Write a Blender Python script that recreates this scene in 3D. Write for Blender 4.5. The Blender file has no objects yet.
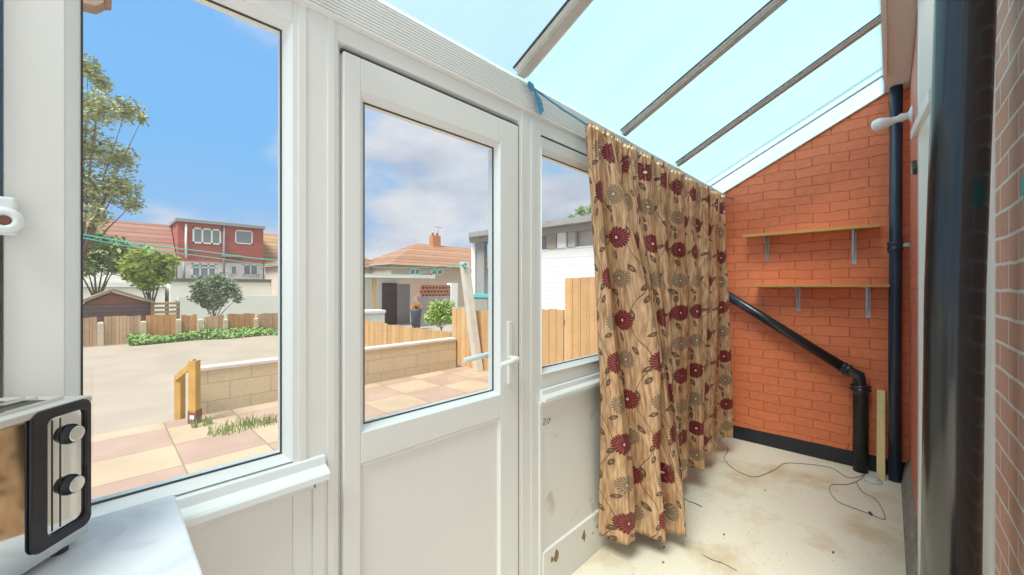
import bpy, bmesh, math, random
from mathutils import Vector, Matrix, noise
random.seed(7)
C = bpy.context.scene.collection
PI = math.pi
H = 1.36                      # eye height over the porch floor
F = 394.6; AC = .7221; AS = .6918   # focal length in px (1024 frame), cos/sin of the camera's heading

# ---------------------------------------------------------------- survey helpers (photo -> metres)
def k_(px): return (px-512)/F
def fX(px, Y):                # X of a point seen at column px on the plane y=Y
    k = k_(px); return Y*(AC+k*AS)/(AS-k*AC)
def dY(px, Y): return Y/(AS-k_(px)*AC)
def fZ(px, py, Y): return H+(287-py)/F*dY(px, Y)
def gY(px, X):                # Y of a point seen at column px on the plane x=X
    k = k_(px); return X*(AS-k*AC)/(AC+k*AS)
def gZ(px, py, X): return H+(287-py)/F*X/(AC+k_(px)*AS)
def atD(px, py, D):
    k = k_(px); return Vector((D*(AC+k*AS), D*(AS-k*AC), H+(287-py)/F*D))
def onZ(px, py, z): return atD(px, py, (H-z)*F/(py-287))

# ---------------------------------------------------------------- materials
def nodes(name):
    m = bpy.data.materials.new(name); m.use_nodes = True
    nt = m.node_tree; b = nt.nodes['Principled BSDF']
    return m, nt, b
def N(nt, t, **kw):
    n = nt.nodes.new(t)
    for k, v in kw.items(): setattr(n, k, v)
    return n
def L(nt, a, b): nt.links.new(a, b)
def sv(v): return (v[0], v[1], v[2], 1)
def mat(name, col, rough=.6, metal=0, var=.0, vscale=8, col2=None, bump=0, bscale=40, spec=None, coat=0, stretch=None):
    m, nt, b = nodes(name)
    b.inputs['Base Color'].default_value = sv(col); b.inputs['Roughness'].default_value = rough
    b.inputs['Metallic'].default_value = metal
    if spec is not None: b.inputs['Specular IOR Level'].default_value = spec
    if coat: b.inputs['Coat Weight'].default_value = coat
    tc = N(nt, 'ShaderNodeTexCoord'); vec = tc.outputs['Object']
    if stretch:
        mp = N(nt, 'ShaderNodeMapping'); mp.inputs['Scale'].default_value = stretch
        L(nt, vec, mp.inputs['Vector']); vec = mp.outputs['Vector']
    if var or col2:
        n = N(nt, 'ShaderNodeTexNoise'); n.inputs['Scale'].default_value = vscale; n.inputs['Detail'].default_value = 5
        L(nt, vec, n.inputs['Vector'])
        r = N(nt, 'ShaderNodeValToRGB'); r.color_ramp.elements[0].position = .3; r.color_ramp.elements[1].position = .7
        c2 = col2 if col2 else tuple(c*(1-var) for c in col)
        r.color_ramp.elements[0].color = sv(c2); r.color_ramp.elements[1].color = sv(col)
        L(nt, n.outputs['Fac'], r.inputs['Fac']); L(nt, r.outputs['Color'], b.inputs['Base Color'])
    if bump:
        n = N(nt, 'ShaderNodeTexNoise'); n.inputs['Scale'].default_value = bscale; n.inputs['Detail'].default_value = 4
        L(nt, vec, n.inputs['Vector'])
        bp = N(nt, 'ShaderNodeBump'); bp.inputs['Strength'].default_value = bump; bp.inputs['Distance'].default_value = .01
        L(nt, n.outputs['Fac'], bp.inputs['Height']); L(nt, bp.outputs['Normal'], b.inputs['Normal'])
    return m

def brick_mat(name, axis, c1, c2, mortar, rough=.55, teal=None, bw=.225, rh=.075, ms=.006, warp=.012, bstr=.6):
    m, nt, b = nodes(name)
    g = N(nt, 'ShaderNodeNewGeometry'); s = N(nt, 'ShaderNodeSeparateXYZ'); L(nt, g.outputs['Position'], s.inputs[0])
    cb = N(nt, 'ShaderNodeCombineXYZ'); L(nt, s.outputs[axis], cb.inputs[0]); L(nt, s.outputs[2], cb.inputs[1])
    nz = N(nt, 'ShaderNodeTexNoise'); nz.inputs['Scale'].default_value = 5; nz.inputs['Detail'].default_value = 4; L(nt, g.outputs['Position'], nz.inputs['Vector'])
    vm = N(nt, 'ShaderNodeVectorMath', operation='SUBTRACT'); L(nt, nz.outputs['Color'], vm.inputs[0]); vm.inputs[1].default_value = (.5,.5,.5)
    vs = N(nt, 'ShaderNodeVectorMath', operation='SCALE'); L(nt, vm.outputs[0], vs.inputs[0]); vs.inputs['Scale'].default_value = warp*2
    va = N(nt, 'ShaderNodeVectorMath', operation='ADD'); L(nt, cb.outputs[0], va.inputs[0]); L(nt, vs.outputs[0], va.inputs[1])
    br = N(nt, 'ShaderNodeTexBrick'); L(nt, va.outputs[0], br.inputs['Vector'])
    br.inputs['Scale'].default_value = 1; br.inputs['Brick Width'].default_value = bw; br.inputs['Row Height'].default_value = rh
    br.inputs['Mortar Size'].default_value = ms; br.inputs['Mortar Smooth'].default_value = .4; br.inputs['Bias'].default_value = 0
    br.inputs['Color1'].default_value = sv(c1); br.inputs['Color2'].default_value = sv(c2); br.inputs['Mortar'].default_value = sv(mortar)
    n2 = N(nt, 'ShaderNodeTexNoise'); n2.inputs['Scale'].default_value = 22; n2.inputs['Detail'].default_value = 6; L(nt, g.outputs['Position'], n2.inputs['Vector'])
    mr = N(nt, 'ShaderNodeMapRange'); mr.inputs[3].default_value = .86; mr.inputs[4].default_value = 1.12; L(nt, n2.outputs['Fac'], mr.inputs[0])
    mx = N(nt, 'ShaderNodeMix', data_type='RGBA', blend_type='MULTIPLY'); mx.inputs[0].default_value = 1
    L(nt, br.outputs['Color'], mx.inputs[6]); L(nt, mr.outputs[0], mx.inputs[7])
    out = mx.outputs[2]
    if teal:
        vd = N(nt, 'ShaderNodeVectorMath', operation='DISTANCE'); L(nt, g.outputs['Position'], vd.inputs[0]); vd.inputs[1].default_value = teal[0]
        n3 = N(nt, 'ShaderNodeTexNoise'); n3.inputs['Scale'].default_value = 28; L(nt, g.outputs['Position'], n3.inputs['Vector'])
        ma = N(nt, 'ShaderNodeMath', operation='MULTIPLY_ADD'); L(nt, n3.outputs['Fac'], ma.inputs[0]); ma.inputs[1].default_value = -teal[1]*2.2; L(nt, vd.outputs['Value'], ma.inputs[2])
        lt = N(nt, 'ShaderNodeMath', operation='LESS_THAN'); L(nt, ma.outputs[0], lt.inputs[0]); lt.inputs[1].default_value = -teal[1]*.3
        m3 = N(nt, 'ShaderNodeMix', data_type='RGBA'); L(nt, lt.outputs[0], m3.inputs[0]); L(nt, out, m3.inputs[6]); m3.inputs[7].default_value = (.08,.55,.46,1)
        out = m3.outputs[2]
    L(nt, out, b.inputs['Base Color']); b.inputs['Roughness'].default_value = rough
    ad = N(nt, 'ShaderNodeMath', operation='MULTIPLY_ADD'); L(nt, br.outputs['Fac'], ad.inputs[0]); ad.inputs[1].default_value = -1; L(nt, n2.outputs['Fac'], ad.inputs[2])
    bp = N(nt, 'ShaderNodeBump'); bp.inputs['Strength'].default_value = bstr; bp.inputs['Distance'].default_value = .006
    L(nt, ad.outputs[0], bp.inputs['Height']); L(nt, bp.outputs['Normal'], b.inputs['Normal'])
    return m

def stripe_mat(name, axis, period, c1, c2, width=.15, rough=.7, coord='Position', noise_scale=6, var=.25):
    """boards or tiles: a darker joint every «period» metres along one axis"""
    m, nt, b = nodes(name)
    g = N(nt, 'ShaderNodeNewGeometry'); s = N(nt, 'ShaderNodeSeparateXYZ'); L(nt, g.outputs['Position'], s.inputs[0])
    d = N(nt, 'ShaderNodeMath', operation='DIVIDE'); L(nt, s.outputs[axis], d.inputs[0]); d.inputs[1].default_value = period
    fr = N(nt, 'ShaderNodeMath', operation='FRACT'); L(nt, d.outputs[0], fr.inputs[0])
    lt = N(nt, 'ShaderNodeMath', operation='LESS_THAN'); L(nt, fr.outputs[0], lt.inputs[0]); lt.inputs[1].default_value = width
    fl = N(nt, 'ShaderNodeMath', operation='FLOOR'); L(nt, d.outputs[0], fl.inputs[0])
    wn = N(nt, 'ShaderNodeTexWhiteNoise', noise_dimensions='1D'); L(nt, fl.outputs[0], wn.inputs['W'])
    nz = N(nt, 'ShaderNodeTexNoise'); nz.inputs['Scale'].default_value = noise_scale; L(nt, g.outputs['Position'], nz.inputs['Vector'])
    ad = N(nt, 'ShaderNodeMath', operation='ADD'); L(nt, wn.outputs['Value'], ad.inputs[0]); L(nt, nz.outputs['Fac'], ad.inputs[1])
    mr = N(nt, 'ShaderNodeMapRange'); mr.inputs[1].default_value = .3; mr.inputs[2].default_value = 1.7; mr.inputs[3].default_value = 1-var; mr.inputs[4].default_value = 1+var*.4; L(nt, ad.outputs[0], mr.inputs[0])
    mx = N(nt, 'ShaderNodeMix', data_type='RGBA'); L(nt, lt.outputs[0], mx.inputs[0]); mx.inputs[6].default_value = sv(c1); mx.inputs[7].default_value = sv(c2)
    mu = N(nt, 'ShaderNodeMix', data_type='RGBA', blend_type='MULTIPLY'); mu.inputs[0].default_value = 1; L(nt, mx.outputs[2], mu.inputs[6]); L(nt, mr.outputs[0], mu.inputs[7])
    L(nt, mu.outputs[2], b.inputs['Base Color']); b.inputs['Roughness'].default_value = rough
    return m

def tile_mat(name, c1, c2, size):
    m, nt, b = nodes(name)
    g = N(nt, 'ShaderNodeNewGeometry')
    mp = N(nt, 'ShaderNodeMapping'); mp.inputs['Location'].default_value = (.13, .04, .5); L(nt, g.outputs['Position'], mp.inputs['Vector'])
    ck = N(nt, 'ShaderNodeTexChecker'); ck.inputs['Scale'].default_value = 1/size; L(nt, mp.outputs[0], ck.inputs['Vector'])
    ck.inputs['Color1'].default_value = sv(c1); ck.inputs['Color2'].default_value = sv(c2)
    br = N(nt, 'ShaderNodeTexBrick'); br.offset = 0; br.inputs['Scale'].default_value = 1; br.inputs['Brick Width'].default_value = size; br.inputs['Row Height'].default_value = size
    br.inputs['Mortar Size'].default_value = .006; br.inputs['Color1'].default_value = (1,1,1,1); br.inputs['Color2'].default_value = (.93,.93,.93,1); br.inputs['Mortar'].default_value = (.62,.56,.5,1)
    L(nt, mp.outputs[0], br.inputs['Vector'])
    nz = N(nt, 'ShaderNodeTexNoise'); nz.inputs['Scale'].default_value = 2.5; nz.inputs['Detail'].default_value = 8; L(nt, g.outputs['Position'], nz.inputs['Vector'])
    mr = N(nt, 'ShaderNodeMapRange'); mr.inputs[1].default_value = .3; mr.inputs[2].default_value = .7; mr.inputs[3].default_value = .85; mr.inputs[4].default_value = 1.05; L(nt, nz.outputs['Fac'], mr.inputs[0])
    a = N(nt, 'ShaderNodeMix', data_type='RGBA', blend_type='MULTIPLY'); a.inputs[0].default_value = 1; L(nt, ck.outputs['Color'], a.inputs[6]); L(nt, br.outputs['Color'], a.inputs[7])
    c = N(nt, 'ShaderNodeMix', data_type='RGBA', blend_type='MULTIPLY'); c.inputs[0].default_value = 1; L(nt, a.outputs[2], c.inputs[6]); L(nt, mr.outputs[0], c.inputs[7])
    L(nt, c.outputs[2], b.inputs['Base Color']); b.inputs['Roughness'].default_value = .8
    return m

def pane_mat(name, tint, refl=.06, rough=.0):
    m, nt, b = nodes(name); nt.nodes.remove(b); out = nt.nodes['Material Output']
    t = N(nt, 'ShaderNodeBsdfTransparent'); t.inputs[0].default_value = sv(tint)
    g = N(nt, 'ShaderNodeBsdfGlossy'); g.inputs['Roughness'].default_value = rough
    mx = N(nt, 'ShaderNodeMixShader'); mx.inputs[0].default_value = refl
    L(nt, t.outputs[0], mx.inputs[1]); L(nt, g.outputs[0], mx.inputs[2]); L(nt, mx.outputs[0], out.inputs[0])
    return m
def frosted_mat(name, tint, clear):
    m, nt, b = nodes(name); nt.nodes.remove(b); out = nt.nodes['Material Output']
    g = N(nt, 'ShaderNodeNewGeometry')
    mp = N(nt, 'ShaderNodeMapping'); mp.inputs['Scale'].default_value = (3, .5, 1); mp.inputs['Rotation'].default_value = (0,0,.5); L(nt, g.outputs['Position'], mp.inputs[0])
    nz = N(nt, 'ShaderNodeTexNoise'); nz.inputs['Scale'].default_value = 1.6; nz.inputs['Detail'].default_value = 5; L(nt, mp.outputs[0], nz.inputs['Vector'])
    r = N(nt, 'ShaderNodeValToRGB'); r.color_ramp.elements[0].position = .3; r.color_ramp.elements[1].position = .75
    r.color_ramp.elements[0].color = sv(tuple(c*.86 for c in tint)); r.color_ramp.elements[1].color = sv(tint); L(nt, nz.outputs['Fac'], r.inputs[0])
    t = N(nt, 'ShaderNodeBsdfTransparent'); t.inputs[0].default_value = (.90,.97,.97,1)
    s = N(nt, 'ShaderNodeBsdfTranslucent'); L(nt, r.outputs[0], s.inputs[0])
    mx = N(nt, 'ShaderNodeMixShader'); mx.inputs[0].default_value = clear
    L(nt, s.outputs[0], mx.inputs[1]); L(nt, t.outputs[0], mx.inputs[2]); L(nt, mx.outputs[0], out.inputs[0])
    return m

def leaf_mat(name, c1, c2):
    m, nt, b = nodes(name)
    g = N(nt, 'ShaderNodeNewGeometry'); nz = N(nt, 'ShaderNodeTexNoise'); nz.inputs['Scale'].default_value = 3; nz.inputs['Detail'].default_value = 6
    L(nt, g.outputs['Position'], nz.inputs['Vector'])
    r = N(nt, 'ShaderNodeValToRGB'); r.color_ramp.elements[0].position = .35; r.color_ramp.elements[1].position = .65
    r.color_ramp.elements[0].color = sv(c1); r.color_ramp.elements[1].color = sv(c2); L(nt, nz.outputs['Fac'], r.inputs[0]); L(nt, r.outputs[0], b.inputs['Base Color'])
    b.inputs['Roughness'].default_value = .7
    return m

def curtain_mat():
    m, nt, b = nodes('flowered_satin')
    uv = N(nt, 'ShaderNodeUVMap'); s = N(nt, 'ShaderNodeSeparateXYZ'); L(nt, uv.outputs[0], s.inputs[0])
    TX, TY = .30, .41
    def M(op, a, b_=None, c=None):
        n = N(nt, 'ShaderNodeMath', operation=op)
        for i, v in enumerate((a, b_, c)):
            if v is None: continue
            if isinstance(v, (int, float)): n.inputs[i].default_value = v
            else: L(nt, v, n.inputs[i])
        return n.outputs[0]
    u, v = s.outputs[0], s.outputs[1]
    def local(cx, cy):        # signed offsets to the nearest repeat of (cx, cy)
        x = M('MULTIPLY', M('SUBTRACT', M('FRACT', M('ADD', M('DIVIDE', M('SUBTRACT', u, cx), TX), .5)), .5), TX)
        y = M('MULTIPLY', M('SUBTRACT', M('FRACT', M('ADD', M('DIVIDE', M('SUBTRACT', v, cy), TY), .5)), .5), TY)
        return x, y
    def flower(cx, cy, R, n):
        x, y = local(cx, cy)
        r = M('SQRT', M('ADD', M('MULTIPLY', x, x), M('MULTIPLY', y, y))); th = M('ARCTAN2', y, x)
        pet = M('ABSOLUTE', M('COSINE', M('MULTIPLY', th, n/2)))
        edge = M('MULTIPLY_ADD', pet, R*.10, R*.90)
        inside = M('LESS_THAN', r, edge)
        # petals: thin pale lines between them, rings of petals
        ring = M('SINE', M('MULTIPLY', r, 2*PI*3.2/R))
        gap = M('LESS_THAN', M('MULTIPLY_ADD', ring, .12, pet), .26)
        gap = M('MULTIPLY', gap, M('GREATER_THAN', r, R*.3))
        core = M('LESS_THAN', r, R*.14)
        return inside, gap, core
    def leaf(cx, cy, a, l, w):
        x, y = local(cx, cy)
        ca, sa = math.cos(a), math.sin(a)
        p = M('ADD', M('MULTIPLY', x, ca), M('MULTIPLY', y, sa)); q = M('ADD', M('MULTIPLY', x, -sa), M('MULTIPLY', y, ca))
        e = M('ADD', M('POWER', M('ABSOLUTE', M('DIVIDE', p, l)), 1.6), M('POWER', M('ABSOLUTE', M('DIVIDE', q, w)), 1.4))
        return M('MULTIPLY', M('LESS_THAN', e, 1), M('MAXIMUM', M('GREATER_THAN', e, .25), M('LESS_THAN', M('ABSOLUTE', q), .0015)))
    col = None
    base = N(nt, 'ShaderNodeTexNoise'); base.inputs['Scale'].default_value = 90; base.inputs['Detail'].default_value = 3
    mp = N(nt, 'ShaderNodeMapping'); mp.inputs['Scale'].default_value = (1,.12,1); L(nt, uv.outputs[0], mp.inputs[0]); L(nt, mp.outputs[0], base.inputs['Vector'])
    rp = N(nt, 'ShaderNodeValToRGB'); rp.color_ramp.elements[0].color = (.34,.16,.075,1); rp.color_ramp.elements[1].color = (.74,.50,.30,1)  # dark and light vertical streaks put satin shade into the cloth colour
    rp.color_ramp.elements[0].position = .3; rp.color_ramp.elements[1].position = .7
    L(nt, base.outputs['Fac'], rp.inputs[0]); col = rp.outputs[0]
    def over(col, fac, c):
        mx = N(nt, 'ShaderNodeMix', data_type='RGBA'); L(nt, fac, mx.inputs[0]); L(nt, col, mx.inputs[6]); mx.inputs[7].default_value = sv(c); return mx.outputs[2]
    BR = (.13,.075,.045)
    # the vines
    for cx, ph in ((.02, 0), (.19, 2.2)):
        x, y = local(cx, .2)
        d = M('ABSOLUTE', M('MULTIPLY_ADD', M('SINE', M('MULTIPLY_ADD', v, 2*PI/TY, ph)), -.035, x))
        col = over(col, M('LESS_THAN', d, .0018), BR)
    for cx, cy, a, l, w in ((.045,.06,.9,.026,.012),(.005,.15,2.2,.026,.012),(.06,.235,.5,.024,.011),(.0,.33,1.8,.028,.012),(.045,.41,1.1,.024,.011),
                            (.215,.03,2.4,.026,.012),(.16,.12,.8,.026,.012),(.235,.215,2.0,.026,.012),(.175,.30,.4,.026,.012),(.225,.39,1.5,.024,.011),(.13,.43,2.7,.022,.010)):
        col = over(col, leaf(cx, cy, a, l, w), BR)
    for cx, cy, R, n, c, line in ((.10,.10,.056,22,(.15,.012,.018),(.42,.16,.12)), (.25,.30,.054,22,(.15,.012,.018),(.42,.16,.12)),
                            (.10,.30,.048,20,(.24,.155,.095),(.62,.46,.30)), (.25,.10,.048,20,(.24,.155,.095),(.62,.46,.30))):
        i, g, k = flower(cx, cy, R, n)
        col = over(col, i, c); col = over(col, M('MULTIPLY', i, g), line); col = over(col, k, (.8,.6,.5))
    L(nt, col, b.inputs['Base Color'])
    b.inputs['Roughness'].default_value = .36; b.inputs['Metallic'].default_value = .25
    return m

M_white = mat('white_upvc', (.80,.80,.78), .35, var=.03, vscale=3)
M_whitepanel = mat('white_panel', (.80,.79,.77), .45, var=.03, vscale=2)
M_gap = mat('dark_rubber', (.06,.055,.05), .7)
M_bluewhite = mat('pale_bead', (.80,.83,.84), .3)
M_glass = pane_mat('clear_glass', (.97,.99,.99), .035)
M_roof = frosted_mat('frosted_roof_glass', (.62,.86,.88), .66)
M_roofclear = frosted_mat('lightly_frosted_roof_glass', (.66,.80,.86), .80)
M_brickend = brick_mat('orange_painted_brick', 1, (.86,.24,.10), (.80,.215,.09), (.68,.17,.07), ms=.004, bstr=.9, warp=.022)
M_brickfar = brick_mat('red_painted_brick', 0, (.72,.24,.16), (.66,.21,.14), (.6,.18,.12))
M_cream = mat('cream_render', (.86,.84,.80), .8, var=.12, vscale=5)

# ---------------------------------------------------------------- mesh builder
class MB:
    def __init__(s): s.bm = bmesh.new()
    def box(s, x0, x1, y0, y1, z0, z1, mi=0):
        vs = [s.bm.verts.new(p) for p in ((x0,y0,z0),(x1,y0,z0),(x1,y1,z0),(x0,y1,z0),(x0,y0,z1),(x1,y0,z1),(x1,y1,z1),(x0,y1,z1))]
        for f in ((0,3,2,1),(4,5,6,7),(0,1,5,4),(1,2,6,5),(2,3,7,6),(3,0,4,7)):
            q = s.bm.faces.new([vs[i] for i in f]); q.material_index = mi
        return s
    def obox(s, o, ax, ay, az, mi=0):       # oriented box: corner and three edge vectors
        o, ax, ay, az = map(Vector, (o, ax, ay, az))
        if ax.cross(ay).dot(az) < 0: o = o+ax; ax = -ax
        vs = [s.bm.verts.new(p) for p in (o, o+ax, o+ax+ay, o+ay, o+az, o+ax+az, o+ax+ay+az, o+ay+az)]
        for f in ((0,3,2,1),(4,5,6,7),(0,1,5,4),(1,2,6,5),(2,3,7,6),(3,0,4,7)):
            q = s.bm.faces.new([vs[i] for i in f]); q.material_index = mi
        return s
    def quad(s, pts, mi=0):
        q = s.bm.faces.new([s.bm.verts.new(p) for p in pts]); q.material_index = mi; return s
    def prism(s, pts, d, mi=0):             # polygon extruded by vector d
        d = Vector(d); a = [s.bm.verts.new(p) for p in pts]; b = [s.bm.verts.new(Vector(p)+d) for p in pts]; n = len(pts)
        fs = [s.bm.faces.new(a[::-1]), s.bm.faces.new(b)]
        for i in range(n): fs.append(s.bm.faces.new((a[i], a[(i+1)%n], b[(i+1)%n], b[i])))
        for f in fs: f.material_index = mi
        return s
    def tube(s, pts, r, n=12, mi=0, cap=True, smooth=True):
        pts = [Vector(p) for p in pts]; rs = r if isinstance(r, (list, tuple)) else [r]*len(pts)
        rings = []; up = Vector((0,0,1)); prev = None
        for i, p in enumerate(pts):
            t = (pts[min(i+1, len(pts)-1)]-pts[max(i-1, 0)])
            if t.length < 1e-9: t = Vector((0,0,1))
            t.normalize()
            if prev is None:
                a = t.cross(up)
                if a.length < 1e-3: a = t.cross(Vector((1,0,0)))
            else: a = prev - t*prev.dot(t)
            a.normalize(); prev = a; b = t.cross(a)
            rings.append([s.bm.verts.new(p+(a*math.cos(2*PI*j/n)+b*math.sin(2*PI*j/n))*rs[i]) for j in range(n)])
        for i in range(len(rings)-1):
            for j in range(n):
                f = s.bm.faces.new((rings[i][j], rings[i][(j+1)%n], rings[i+1][(j+1)%n], rings[i+1][j])); f.smooth = smooth; f.material_index = mi
        if cap:
            for q in (rings[0][::-1], rings[-1]):
                f = s.bm.faces.new(q); f.material_index = mi
        return s
    def ring(s, x0, x1, z0, z1, w, yo, yi, yb, mi=0):   # picture-frame ring facing -Y; sloped from yo (outside) to yi (glass)
        o = [(x0,z0),(x1,z0),(x1,z1),(x0,z1)]; i = [(x0+w,z0+w),(x1-w,z0+w),(x1-w,z1-w),(x0+w,z1-w)]
        A = [s.bm.verts.new((p[0],yo,p[1])) for p in o]; B = [s.bm.verts.new((p[0],yi,p[1])) for p in i]
        Cc = [s.bm.verts.new((p[0],yb,p[1])) for p in i]; D = [s.bm.verts.new((p[0],yb,p[1])) for p in o]
        for k in range(4):
            n = (k+1) % 4
            for q in ((A[k],A[n],B[n],B[k]), (B[k],B[n],Cc[n],Cc[k]), (Cc[k],Cc[n],D[n],D[k]), (D[k],D[n],A[n],A[k])):
                s.bm.faces.new(q).material_index = mi
        return s
    def lathe(s, prof, o, axis=(0,0,1), n=24, mi=0):    # profile of (radius, height) about an axis
        o = Vector(o); ax = Vector(axis).normalized(); a = ax.orthogonal().normalized(); b = ax.cross(a)
        R = [[s.bm.verts.new(o+ax*h+(a*math.cos(2*PI*j/n)+b*math.sin(2*PI*j/n))*max(r, 1e-4)) for j in range(n)] for r, h in prof]
        for i in range(len(R)-1):
            for j in range(n):
                f = s.bm.faces.new((R[i][j], R[i][(j+1)%n], R[i+1][(j+1)%n], R[i+1][j])); f.smooth = True; f.material_index = mi
        s.bm.faces.new(R[0][::-1]).material_index = mi; s.bm.faces.new(R[-1]).material_index = mi
        return s
    def build(s, name, m, parent=None, bevel=0, bseg=2):
        me = bpy.data.meshes.new(name); bmesh.ops.recalc_face_normals(s.bm, faces=s.bm.faces); s.bm.to_mesh(me); s.bm.free()
        ms = m if isinstance(m, (list, tuple)) else [m]
        for q in ms: me.materials.append(q)
        o = bpy.data.objects.new(name, me); C.objects.link(o)
        if parent is not None:
            o.parent = parent; o.matrix_parent_inverse = Matrix.Translation(parent['_o']).inverted() if '_o' in parent else Matrix.Identity(4)
            o.matrix_parent_inverse = parent_inv(parent)
        if bevel:
            b = o.modifiers.new('bevel', 'BEVEL'); b.width = bevel; b.segments = bseg; b.limit_method = 'ANGLE'; b.angle_limit = .7
        return o
def world_of(o):
    m = Matrix.Translation(o.location)
    if o.parent: return world_of(o.parent) @ o.matrix_parent_inverse @ m
    return m
def parent_inv(p): return world_of(p).inverted()
def tag(o, label=None, cat=None, group=None, kind=None):
    if label: o['label'] = label
    if cat: o['category'] = cat
    if group: o['group'] = group
    if kind: o['kind'] = kind
    return o
def thing(name, loc, label=None, cat=None, group=None, kind=None):
    o = bpy.data.objects.new(name, None); C.objects.link(o); o.location = loc; o.empty_display_size = .1
    return tag(o, label, cat, group, kind)
def struct(o, label=None): o['kind'] = 'structure'; (label and tag(o, label)); return o

# ================================================================= THE PORCH
XE, X0 = 3.95, -1.25          # end wall, left end
YW = 1.10                     # room face of the glazed side
# ---- floor
def floor_mat():
    m, nt, b = nodes('dusty_cream_floor')
    g = N(nt, 'ShaderNodeNewGeometry')
    n1 = N(nt, 'ShaderNodeTexNoise'); n1.inputs['Scale'].default_value = 2.2; n1.inputs['Detail'].default_value = 7; n1.inputs['Roughness'].default_value = .6; L(nt, g.outputs['Position'], n1.inputs['Vector'])
    r = N(nt, 'ShaderNodeValToRGB'); e = r.color_ramp.elements; e[0].position = .34; e[0].color = (.70,.55,.37,1); e[1].position = .50; e[1].color = (.88,.80,.66,1)
    L(nt, n1.outputs['Fac'], r.inputs[0])
    n2 = N(nt, 'ShaderNodeTexNoise'); n2.inputs['Scale'].default_value = 70; n2.inputs['Detail'].default_value = 4; L(nt, g.outputs['Position'], n2.inputs['Vector'])
    r2 = N(nt, 'ShaderNodeValToRGB'); e = r2.color_ramp.elements; e[0].position = .27; e[0].color = (.55,.48,.4,1); e[1].position = .36; e[1].color = (1,1,1,1)
    L(nt, n2.outputs['Fac'], r2.inputs[0])
    mx = N(nt, 'ShaderNodeMix', data_type='RGBA', blend_type='MULTIPLY'); mx.inputs[0].default_value = 1; L(nt, r.outputs[0], mx.inputs[6]); L(nt, r2.outputs[0], mx.inputs[7])
    L(nt, mx.outputs[2], b.inputs['Base Color']); b.inputs['Roughness'].default_value = .6
    bp = N(nt, 'ShaderNodeBump'); bp.inputs['Strength'].default_value = .3; bp.inputs['Distance'].default_value = .004; L(nt, n1.outputs['Fac'], bp.inputs['Height']); L(nt, bp.outputs[0], b.inputs['Normal'])
    return m
fl = struct(MB().box(X0, XE+.25, -.30, YW+.10, -.09, 0).build('floor', floor_mat()), 'dusty cream concrete floor of the porch')
M_crack = mat('crack_dark', (.045,.035,.03), .9)
def crack(pxs, w=.004):
    pts = [onZ(a, b, 0) for a, b in pxs]; q = MB()
    for i in range(len(pts)-1):
        a, b = pts[i], pts[i+1]; d = (b-a).normalized(); n = Vector((-d.y, d.x, 0))
        w0 = w*(.4+.8*random.random()); w1 = w*(.4+.8*random.random())
        q.prism([a-n*w0, b-n*w1, b+n*w1, a+n*w0], (0,0,.0012))
    q.build('crack', M_crack, fl)
crack([(683,498),(690,502),(694,503),(702,507)], .006)
crack([(703,555),(712,560),(722,563),(737,571)], .004)

# ---- end wall, following the roof slope
def roofZ(y): return H+.88+.51*(YW-y)
we = MB().prism([(XE,-.30,-.09),(XE,YW+.1,-.09),(XE,YW+.1,roofZ(YW+.1)-.01),(XE,-.30,roofZ(-.3)-.01)], (.22,0,0)).build('wall_back', M_brickend); struct(we, 'orange painted brick end wall')
# black painted band at its foot
bb = MB(); yy = [-.09+i*(YW+.09)/12 for i in range(13)]
for i in range(12):
    z0, z1 = .115+.006*noise.noise(Vector((i*1.7,0,0))), .115+.006*noise.noise(Vector(((i+1)*1.7,0,0)))
    bb.prism([(XE-.006,yy[i],0),(XE-.006,yy[i+1],0),(XE-.006,yy[i+1],z1),(XE-.006,yy[i],z0)], (.006,0,0))
struct(bb.build('baseboard_back', mat('black_bitumen', (.02,.024,.035), .35, var=.3, vscale=20, bump=.4)), 'black painted band at the foot of the orange wall')

# ---- house wall on the right: far pier, white framed opening, near brickwork
tealp = (fX(1004, -.232), -.232, H+(287-226)/F*dY(1004, -.232))
def wallY(px, Y): return fX(px, Y)
M_bricknear = brick_mat('weathered_brick', 0, (.66,.36,.27), (.60,.32,.24), (.78,.74,.70), teal=((1.50,-.23,1.6),.05), ms=.006, warp=.008, rough=.7)
xs_a, xs_b = 1.87, 2.50
wr = MB().box(xs_b, XE, -.34, -.10, -.09, roofZ(-.1)+.05).build('wall_right', M_brickfar); struct(wr, 'red painted brick house wall beside the end wall')
wn = MB().box(1.02, xs_a, -.44, -.23, -.09, roofZ(-.1)+.05).build('wall_right_near', M_bricknear); wn.name = 'wall_right'; struct(wn, 'weathered bare brick house wall beside the camera')  # wall stops short; house side left open as an added daylight gap
d2 = thing('door_2', (2.15,-.25,0)); struct(d2, 'white framed doorway in the house wall')
q = MB(); q.box(xs_b-.11, xs_b, -.26, -.088, 0, 2.76); q.box(xs_a, xs_a+.07, -.30, -.222, 0, 2.76); q.box(xs_a, xs_b-.11, -.30, -.19, 2.5, 2.76)
q.build('door_frame', M_white, d2, .003)
MB().box(xs_a+.07, xs_b-.11, -.30, -.26, .02, 2.5).build('door_panel', M_whitepanel, d2)
# grey foot and kerb along the house wall
kb = MB().prism([(xs_b,-.10,0),(xs_b,-.055,0),(xs_b,-.075,.10),(xs_b,-.10,.16)], (XE-xs_b-.01,0,0)).build('baseboard_right', mat('grey_cement', (.36,.35,.33), .85, var=.35, vscale=15)); struct(kb, 'grey cement fillet along the foot of the house wall')
kb2 = MB().box(1.02, xs_b, -.23, -.10, 0, .05).build('baseboard_right', mat('dark_kerb', (.07,.07,.075), .6, var=.3, vscale=20)); struct(kb2, 'dark threshold strip at the foot of the near house wall')

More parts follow.
